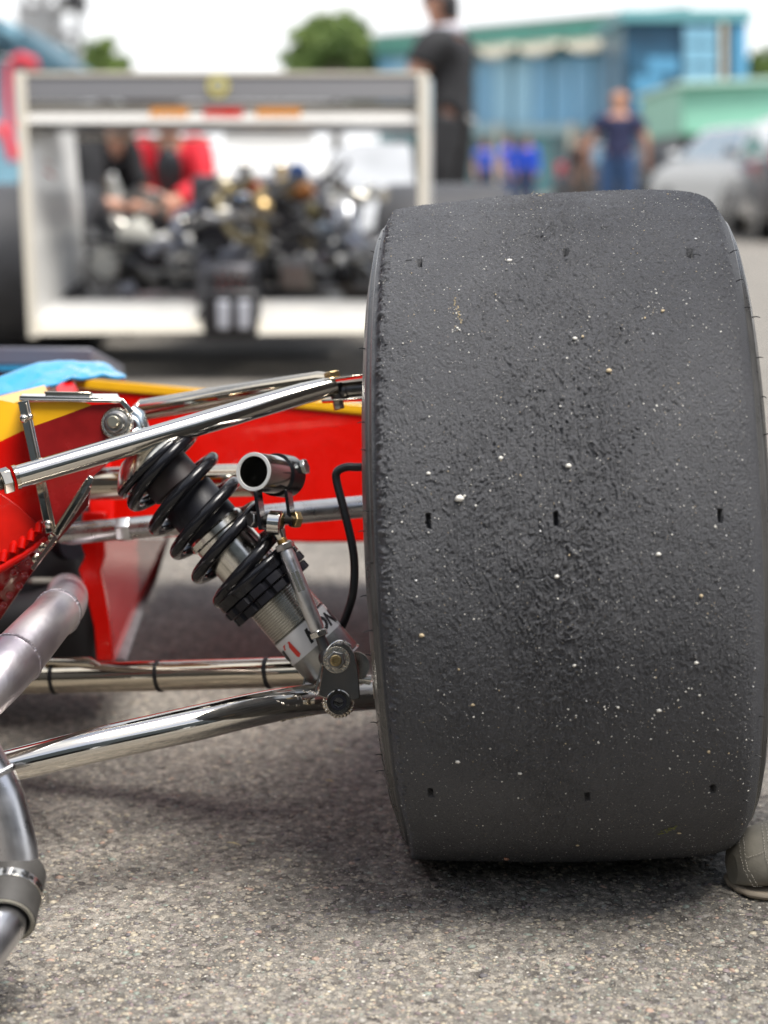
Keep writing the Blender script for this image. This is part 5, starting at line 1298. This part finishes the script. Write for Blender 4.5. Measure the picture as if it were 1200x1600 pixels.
# ---------------------------------------------------------------- parked cars
def make_car(label, loc, rz, paint, group='cars parked behind the tyre'):
    root = thing('parked_car', label, 'car', loc, rz, group)
    # local: +x forward, half width .88, wheels r .32
    prof = [(-2.1, .30), (-2.18, .55), (-2.12, .95), (-2.02, 1.02), (-1.80, 1.40), (-1.55, 1.50), (-.1, 1.54), (.35, 1.45), (1.05, 1.05), (1.95, .90), (2.15, .70), (2.18, .35), (2.0, .24), (-1.9, .24)]
    def hw(z): return .88 if z < 1.0 else .88 - (z - 1.0) * .42
    def side(prof, wf, m, nm, bev):
        b = MB(); n = len(prof); vs = [Vector((x, -wf(z), z)) for x, z in prof] + [Vector((x, wf(z), z)) for x, z in prof]
        fs = [tuple(range(n)), tuple(reversed(range(n, 2 * n)))] + [(i, i + n, (i + 1) % n + n, (i + 1) % n) for i in range(n)]
        b.add(vs, fs); b.build(nm, m, root, local=True, bevel=bev, segs=3)
    side([(-2.1, .30), (-2.18, .55), (-2.12, .95), (-2.04, 1.03), (1.08, 1.03), (1.95, .90), (2.15, .70), (2.18, .35), (2.0, .24), (-1.9, .24)], lambda z: .88, paint, 'body', .06)
    side([(-2.05, 1.0), (-1.80, 1.42), (-1.60, 1.50), (.2, 1.50), (.35, 1.44), (1.05, 1.0)], lambda z: .88 - (z - 1.0) * .42, paint, 'cabin', .03)
    gl = mat('car_glass', (.12, .22, .30), .05, coat=1.0)
    for sy in (-1, 1):
        for (x0, x1, x2, x3) in ((-1.62, -.75, -.75, -1.5), (-.68, .22, .08, -.68), (.28, .85, .15, .15)):
            z0, z1 = 1.05, 1.42
            if x0 == .28: z1 = 1.38
            b = MB(); b.prism([(x0, sy * (hw(z0) + .004), z0), (x1, sy * (hw(z0) + .004), z0), (x2 if x2 > x3 else x2 + .12, sy * (hw(z1) + .004), z1), (x3, sy * (hw(z1) + .004), z1)], (0, -sy * .01, 0)); b.build('side_window', gl, root, local=True)
        b = MB(); b.box((-2.08, sy * .74, .98), (.14, .16, .24)); b.build('tail_light', mat('tail_red', (.65, .02, .02), .2, coat=1.0), root, local=True, bevel=.02)
        b = MB(); b.box((2.06, sy * .62, .72), (.18, .32, .14)); b.build('headlight', mat('lamp_clear', (.7, .72, .75), .1, coat=1.0), root, local=True, bevel=.03)
        b = MB(); b.box((.75, sy * .97, 1.10), (.10, .16, .12)); b.build('wing_mirror', paint, root, local=True, bevel=.03)
        for x in (-1.32, 1.32):
            b = MB(); b.lathe((x, sy * .70, .32), (0, sy, 0), [(0, .24), (0, .31), (.03, .325), (.17, .325), (.195, .30), (.195, .21)], 32); w = b.build('wheel', brub, root, local=True)
            b = MB(); b.lathe((x, sy * .70, .32), (0, sy, 0), [(.15, .21), (.19, .21), (.175, .18), (.16, .05), (.185, .04), (.185, .0)], 24)
            for s_ in range(5):
                an = s_ * 1.2566; b.box((x + math.cos(an) * .11, sy * .885, .32 + math.sin(an) * .11), (.18, .02, .04), M=Matrix.Rotation(-an, 3, 'Y'))
            b.build('rim', alu, w, local=True)
    b = MB(); b.prism([(-2.055, -.66, 1.06), (-2.055, .66, 1.06), (-1.85, .60, 1.38), (-1.85, -.60, 1.38)], (-.01, 0, 0)); b.build('rear_window', gl, root, local=True)
    b = MB(); b.prism([(1.03, -.72, 1.08), (1.03, .72, 1.08), (.40, .62, 1.43), (.40, -.62, 1.43)], (.012, 0, .012)); b.build('windscreen', gl, root, local=True)
    b = MB(); b.box((-2.17, 0, .50), (.12, 1.62, .42)); b.build('rear_bumper', mat('grey_bumper', (.09, .09, .09), .5), root, local=True, bevel=.03)
    b = MB(); b.box((-2.20, 0, .80), (.03, .52, .12)); b.build('number_plate', mat('plate_yellow', (.35, .35, .33), .4), root, local=True)
    b = MB(); b.box((2.17, 0, .42), (.08, 1.5, .22)); b.build('front_grille', gblk, root, local=True, bevel=.02)
    return root
silver = mat('silver_car_paint', (.52, .53, .53), .25, .3, coat=1.0)
c1_ = make_car('silver hatchback with a red tail light parked just right of the tyre', GX(1172, 27), R(100), silver)
dk = mat('dark_car_paint', (.05, .07, .09), .25, .3, coat=1.0)
make_car('dark small car parked between the man in navy and the silver hatchback', GX(1022, 38), R(40), dk)
make_car('dark grey car standing at the right edge in front of the pale silver car', GX(1268, 23), R(86), mat('charcoal_car_paint', (.06, .06, .065), .25, .3, coat=1.0))
c3_ = make_car('pale silver car at the right edge beyond the hatchback', GX(1300, 31), R(-15), mat('pale_car_paint', (.62, .64, .66), .25, .2, coat=1.0))

# ---------------------------------------------------------------- paddock building
def bpart(mb, name, m, root, **k): return mb.build(name, m, root, **k)
bd = thing('paddock_building', 'long blue-glazed paddock building with a green roof edge and cream sails', 'building', GX(850, 62))
gblue = mat('blue_glazing', (.09, .29, .46), .4, spec=.4, var=.3, vscale=.12)
gblue2 = mat('pale_blue_glazing', (.20, .42, .55), .4, spec=.4, var=.3, vscale=.12)
gdark = mat('dark_blue_cladding', (.025, .10, .17), .3, var=.3, vscale=.5)
ggreen = mat('green_fascia', (.03, .30, .22), .45, var=.12, vscale=1)
gteal = mat('teal_cladding', (.05, .25, .27), .4, var=.2, vscale=.7)
canvas = mat('cream_canvas', (.62, .58, .46), .8)
Lx, Rx = 590, 1000; DL, DR = 84, 62
def FA(x, y): # point on the facade plane (running away to the left)
    t = (x - Lx) / (Rx - Lx); inv = (1 - t) / DL + t / DR; return P(x, y, 1 / inv)
def fquad(x0, x1, ya0, ya1, yb0, yb1, off, th, name, m, par=None, **k):
    b = MB(); o = Vector((0, -off, 0)); b.prism([FA(x0, ya0) + o, FA(x1, ya1) + o, FA(x1, yb1) + o, FA(x0, yb0) + o], Vector((0, th, 0))); return bpart(b, name, m, par or bd, **k)
def roofy(x): return np.interp(x, [590, 1060], [66, 20])
fquad(590, 1000, 66, 26, 300, 303, 0, 8, 'wall', gteal)
fquad(585, 1060, 62, 20, 84, 52, 1.2, 6, 'roof_fascia', ggreen)
fquad(585, 1066, 58, 15, 62, 20, 1.5, 8, 'roof', mat('roof_grey', (.25, .28, .27), .6))
xs = [592, 640, 690, 742, 800, 862, 926, 978]
for i in range(len(xs) - 1):
    x0, x1 = xs[i], xs[i + 1] - 3
    fr = fquad(x0, x1, np.interp(x0, [590, 1000], [92, 84]), np.interp(x1, [590, 1000], [92, 84]), 196, 196, .3, .35, 'window', mat('window_frame_teal', (.10, .30, .42), .4))
    for k in range(2):
        a = x0 + (x1 - x0) * k / 2 + 1; c_ = x0 + (x1 - x0) * (k + 1) / 2 - 1
        fquad(a, c_, np.interp(a, [590, 1000], [95, 88]), np.interp(c_, [590, 1000], [95, 88]), 192, 192, .42, .12, 'pane', (gblue, gblue2, gblue)[(i + k) % 3], fr)
fquad(590, 985, 197, 195, 212, 210, 1.0, 1.0, 'floor_band', mat('pale_band', (.30, .45, .48), .5))
for x in (610, 660, 735, 780, 860, 930):
    fquad(x, x + 26, 216, 216, 296, 298, .3, .3, 'door', mat('dark_door', (.05, .12, .13), .5))
for (x, w_) in ((880, 9), (700, 6), (770, 6)):
    fquad(x, x + w_, 196, 196, 299, 299, 2.0, .3, 'column', canvas)
for x0, x1 in ((742, 800), (800, 868), (868, 950), (690, 742)):   # cream sail awnings below the fascia
    b = MB(); n_ = 9
    vs = []
    for i in range(n_):
        t = i / (n_ - 1); x = x0 + (x1 - x0) * t; top = np.interp(x, [590, 1060], [84, 54]); drop = 18 * math.sin(math.pi * t) ** .7 * (1.2 - .6 * t)
        vs += [FA(x, top) + Vector((0, -1.0, 0)), FA(x, top + 10 + drop * (1 if t < .9 else .4)) + Vector((0, -2.6, 0))]
    fs = [(2 * i, 2 * i + 2, 2 * i + 3, 2 * i + 1) for i in range(n_ - 1)]
    b.add(vs, fs); o = bpart(b, 'sail_awning', canvas, bd); s_ = o.modifiers.new('t', 'SOLIDIFY'); s_.thickness = .05
# tower
tw = thing('stair_tower', 'dark blue glass stair tower at the right end of the paddock building', 'tower', GX(1080, 56))
def tq(x0, x1, y0, y1, d, th, name, m, par=None): b = MB(); b.prism([P(x0, y0, d), P(x1, y0, d), P(x1, y1, d), P(x0, y1, d)], Vector((0, th, 0))); return b.build(name, m, par or tw)
tq(975, 1168, 30, 300, 56, 6, 'wall', gdark); tq(970, 1176, 14, 32, 55.6, 7, 'roof', mat('roof_teal', (.12, .33, .35), .5))
tq(985, 1062, 86, 200, 55.8, .15, 'window', gdark)
for i in range(3):
    for j in range(4): tq(990 + i * 24, 1011 + i * 24, 90 + j * 28, 115 + j * 28, 55.65, .1, 'pane', gblue if (i + j) % 3 else gdark)
for i in range(2):
    for j in range(3): tq(1070 + i * 26, 1093 + i * 26, 40 + j * 32, 68 + j * 32, 55.7, .2, 'pane', gblue2)
tq(1128, 1134, 34, 130, 55.6, .3, 'mullion', canvas); tq(1148, 1168, 36, 140, 55.7, .2, 'window', gblue)
# green box van in front
gv = thing('exhibition_truck', 'pale green box truck standing behind the silver cars', 'truck', GX(1160, 31))
vg = mat('pale_green_panel', (.22, .50, .36), .5, var=.06, vscale=1)
b = MB(); b.prism([P(1064, 133, 31), P(1300, 125, 31), P(1300, 212, 31), P(1064, 212, 31)], (0, 5, 0)); b.build('box_body', vg, gv, bevel=.05)
b = MB(); b.prism([P(1060, 126, 30.8), P(1300, 118, 30.8), P(1300, 126, 30.8), P(1060, 134, 30.8)], (0, 5.4, 0)); b.build('roof_rail', mat('pale_rail', (.4, .58, .5), .5), gv)
b = MB(); b.prism([P(1064, 213, 31.2), P(1300, 213, 31.2), P(1300, 268, 31.2), P(1064, 268, 31.2)], (0, 4.6, 0)); b.build('chassis', gblk, gv)
for x in (1095, 1200, 1270):
    b = MB(); q = P(x, 260, 31); q.z = .42; b.lathe(q, (0, -1, 0), [(-.25, .42), (0, .42), (.02, .25)], 24); b.build('wheel', brub, gv)

# transporter on the left
lt = thing('race_transporter', 'light blue race transporter with dark awning and red arches at the left edge', 'truck', GX(-20, 24))
def lq(poly, d, th, name, m): b = MB(); b.prism([P(x, y, d) for x, y in poly], Vector((0, th, 0))); return b.build(name, m, lt)
lb = mat('powder_blue', (.22, .42, .52), .4, var=.06, vscale=1)
lq([(-160, 60), (28, 95), (28, 300), (-160, 300)], 24, 2.5, 'box_body', lb)
lq([(-160, 300), (28, 300), (28, 340), (-160, 340)], 24.2, 2, 'chassis', gblk)
lq([(-160, 20), (0, 28), (40, 52), (72, 78), (102, 100), (98, 112), (28, 98), (0, 70), (-160, 60)], 23.6, 2.8, 'awning', mat('slate_awning', (.05, .12, .16), .5))
lq([(0, 30), (30, 48), (26, 62), (0, 44)], 23.5, .1, 'awning_stripe', lb)
b = MB(); b.tube([P(x, y, 23.4) for x, y in ((18, 96), (30, 92), (52, 100), (58, 108))], [.05, .09, .09, .04], 10); b.build('red_arch', mat('arch_red', (.60, .03, .05), .4), lt)
b = MB(); b.tube(spline([P(x, y, 23.4) for x, y in ((14, 100), (12, 140), (14, 180), (20, 205))], 5), .05, 10); b.build('red_arch', mat('arch_red', (.60, .03, .05), .4), lt)
b = MB(); b.tube(spline([P(x, y, 23.4) for x, y in ((-8, 200), (4, 205), (14, 222), (22, 250))], 5), .085, 10); b.build('red_arch', mat('arch_red', (.60, .03, .05), .4), lt)
# grandstand frame behind
gs = thing('scaffold_tower', 'grey scaffold tower with floodlights rising at the upper left', 'tower', GX(75, 40))
def gt(a, c_, r_, m=steel, nm='scaffold_tube'):
    b = MB(); b.tube([P(*a, 40), P(*c_, 40)], r_, 8); b.build(nm, m, gs)
for x in (38, 66, 94, 122): gt((x, -60), (x, 300), .09)
for y in (-30, 10, 50, 90): gt((30, y), (128, y + 4), .07)
for i, y in enumerate((-30, 10, 50)): gt((38 + 28 * i, y), (66 + 28 * i, y + 40), .05); gt((66 + 28 * i, y + 40), (94, y), .05)
for (x, y) in ((112, 2), (126, 8), (120, -14)):
    b = MB(); b.box(P(x, y, 39.7), (.34, .2, .26)); b.build('floodlight', gblk, gs, bevel=.03)
b = MB(); b.box(P(60, 60, 41), (.9, .3, 1.4)); b.build('sheeting', mat('grey_sheet', (.35, .36, .37), .7), gs)
b = MB(); b.box(P(95, 95, 41), (.7, .3, .6)); b.build('sheeting', mat('teal_sheet', (.10, .28, .30), .7), gs)

# ---------------------------------------------------------------- trees
leafm = [mat('leaf_light', (.27, .36, .10), .6), mat('leaf_mid', (.17, .26, .07), .6), mat('leaf_dark', (.09, .16, .04), .6)]
bark = mat('bark', (.10, .075, .05), .9, var=.3, vscale=8, bump=.02, bscale=12)
def tree(label, base, blobs, h_tr, nleaf, ls, seed, name='leafy_tree'):
    """blobs: (center offset, radius) in metres relative to base"""
    g = np.random.default_rng(seed)
    root = thing(name, label, 'tree', base, 0, 'trees beyond the paddock')
    b = MB(); top = Vector((0, 0, h_tr))
    b.tube([(0, 0, 0), (.05, 0, h_tr * .5), top], [.05 * h_tr, .04 * h_tr, .025 * h_tr], 12)
    b.build('trunk', bark, root, local=True)
    for c, r_ in blobs:
        b = MB(); b.tube([top * .75, (top * .8 + Vector(c)) / 2 + Vector((0, 0, -.1)), Vector(c)], [.02 * h_tr, .012 * h_tr, .004 * h_tr], 8); b.build('limb', bark, root, local=True)
    P_ = []; N_ = []; M_ = []
    for c, r_ in blobs:
        k = int(nleaf * r_ ** 2 / sum(q[1] ** 2 for q in blobs)); nc = 24
        sub = g.normal(size=(nc, 3)); sub /= np.linalg.norm(sub, axis=1, keepdims=True); sub *= (g.random((nc, 1)) ** .4) * r_ * 1.12
        idx = g.integers(0, nc, k); off = g.normal(size=(k, 3)) * r_ * .125
        P_.append(np.array(c) + sub[idx] + off); M_.append((idx + g.integers(0, 2, k)) % 3)
        v = g.normal(size=(k, 3)); v[:, 2] += .6; N_.append(v / np.linalg.norm(v, axis=1, keepdims=True))
    Pp = np.concatenate(P_); Nn = np.concatenate(N_); Mm = np.concatenate(M_); n = len(Pp)
    u = np.cross(Nn, g.normal(size=(n, 3))); u /= np.linalg.norm(u, axis=1, keepdims=True); w = np.cross(Nn, u)
    s = ls * (.6 + .8 * g.random((n, 1)))
    V = np.stack([Pp - u * s, Pp + w * s * .5 + Nn * s * .15, Pp + u * s, Pp - w * s * .5 + Nn * s * .15], 1).reshape(-1, 3)
    me = bpy.data.meshes.new('crown'); me.vertices.add(4 * n); me.vertices.foreach_set('co', V.astype(np.float32).ravel())
    me.loops.add(4 * n); me.loops.foreach_set('vertex_index', np.arange(4 * n, dtype=np.int32)); me.polygons.add(n)
    me.polygons.foreach_set('loop_start', (np.arange(n) * 4).astype(np.int32)); me.polygons.foreach_set('loop_total', np.full(n, 4, np.int32))
    me.polygons.foreach_set('material_index', Mm.astype(np.int32)); me.update(calc_edges=True)
    for m in leafm: me.materials.append(m)
    o = bpy.data.objects.new('crown', me); col.objects.link(o); o.parent = root
    return root
def blob_at(base, x, y, d, r_px):
    p = P(x, y, d) - base; return (tuple(p), Pr(r_px, d))
def px_tree(label, xc, d, bl, n, ls, seed):
    base = GX(xc, d); tree(label, base, [blob_at(base, x, y, d + dz, r_) for x, y, r_, dz in bl], max(1.5, P(xc, bl[0][1] + 40, d).z), n, ls, seed)
px_tree('round green tree standing above the middle of the white wing', 525, 90,
    [(520, 62, 44, 0), (480, 78, 32, 1), (560, 76, 34, -1), (505, 40, 22, 0), (545, 42, 24, 1), (590, 92, 26, 0), (455, 95, 20, 0), (520, 105, 40, 0), (580, 115, 36, 0), (470, 118, 30, 0)], 30000, .13, 1)
px_tree('olive green tree behind the left endplate beside the scaffold', 165, 55,
    [(160, 90, 26, 0), (140, 100, 22, 0), (185, 100, 16, 0), (165, 68, 9, 0), (150, 120, 26, 0), (175, 130, 24, 0)], 12000, .10, 2)
px_tree('tree top showing above the green truck at the right edge', 1200, 80,
    [(1190, 100, 18, 0), (1220, 95, 26, 0), (1175, 118, 14, 0), (1210, 125, 30, 0), (1260, 105, 34, 0)], 10000, .15, 3)
# distant hedge / tree line so the skyline is not bare between buildings
px_tree('low dark tree behind the building at its left end', 615, 110,
    [(600, 150, 40, 0), (640, 150, 40, 0), (570, 160, 36, 0)], 9000, .2, 5)

# paddock barrier low wall closing the far ground
wl = thing('barrier_wall', 'low pale barrier wall far beyond the cars', 'wall', GX(600, 70))
for i in range(44):
    x = -60 + i * 1.0
    b = MB(); q = Vector((-44 + i * 2.0, 90, .5)); b.box(q, (1.96, .3, 1.0)); b.build('barrier_block', mat('concrete_block', (.36, .36, .34), .8, var=.15, vscale=.8), wl, bevel=.03)

# unseen garages added behind the camera to put dark bands in the chrome --------------
pg = thing('chrome_backdrop_garages', 'unseen row of dark garages added behind the camera for the chrome to mirror', 'building', (0, -7, 0))
b = MB(); b.box((0, -9.5, 4.1), (46, 5, 4.0)); b.build('backdrop_upper_wall', mat('dark_backdrop_wall', (.10, .12, .13), .7), pg)
for i in range(-4, 5):
    b = MB(); b.box((i * 5.0, -7.2, 1.05), (.5, .6, 2.1)); b.build('backdrop_pillar', mat('dark_backdrop_wall', (.10, .12, .13), .7), pg)
    if i < 4: b = MB(); b.box((i * 5 + 2.5, -8.5, 1.05), (4.4, .2, 2.08)); b.build('backdrop_door', dark, pg)
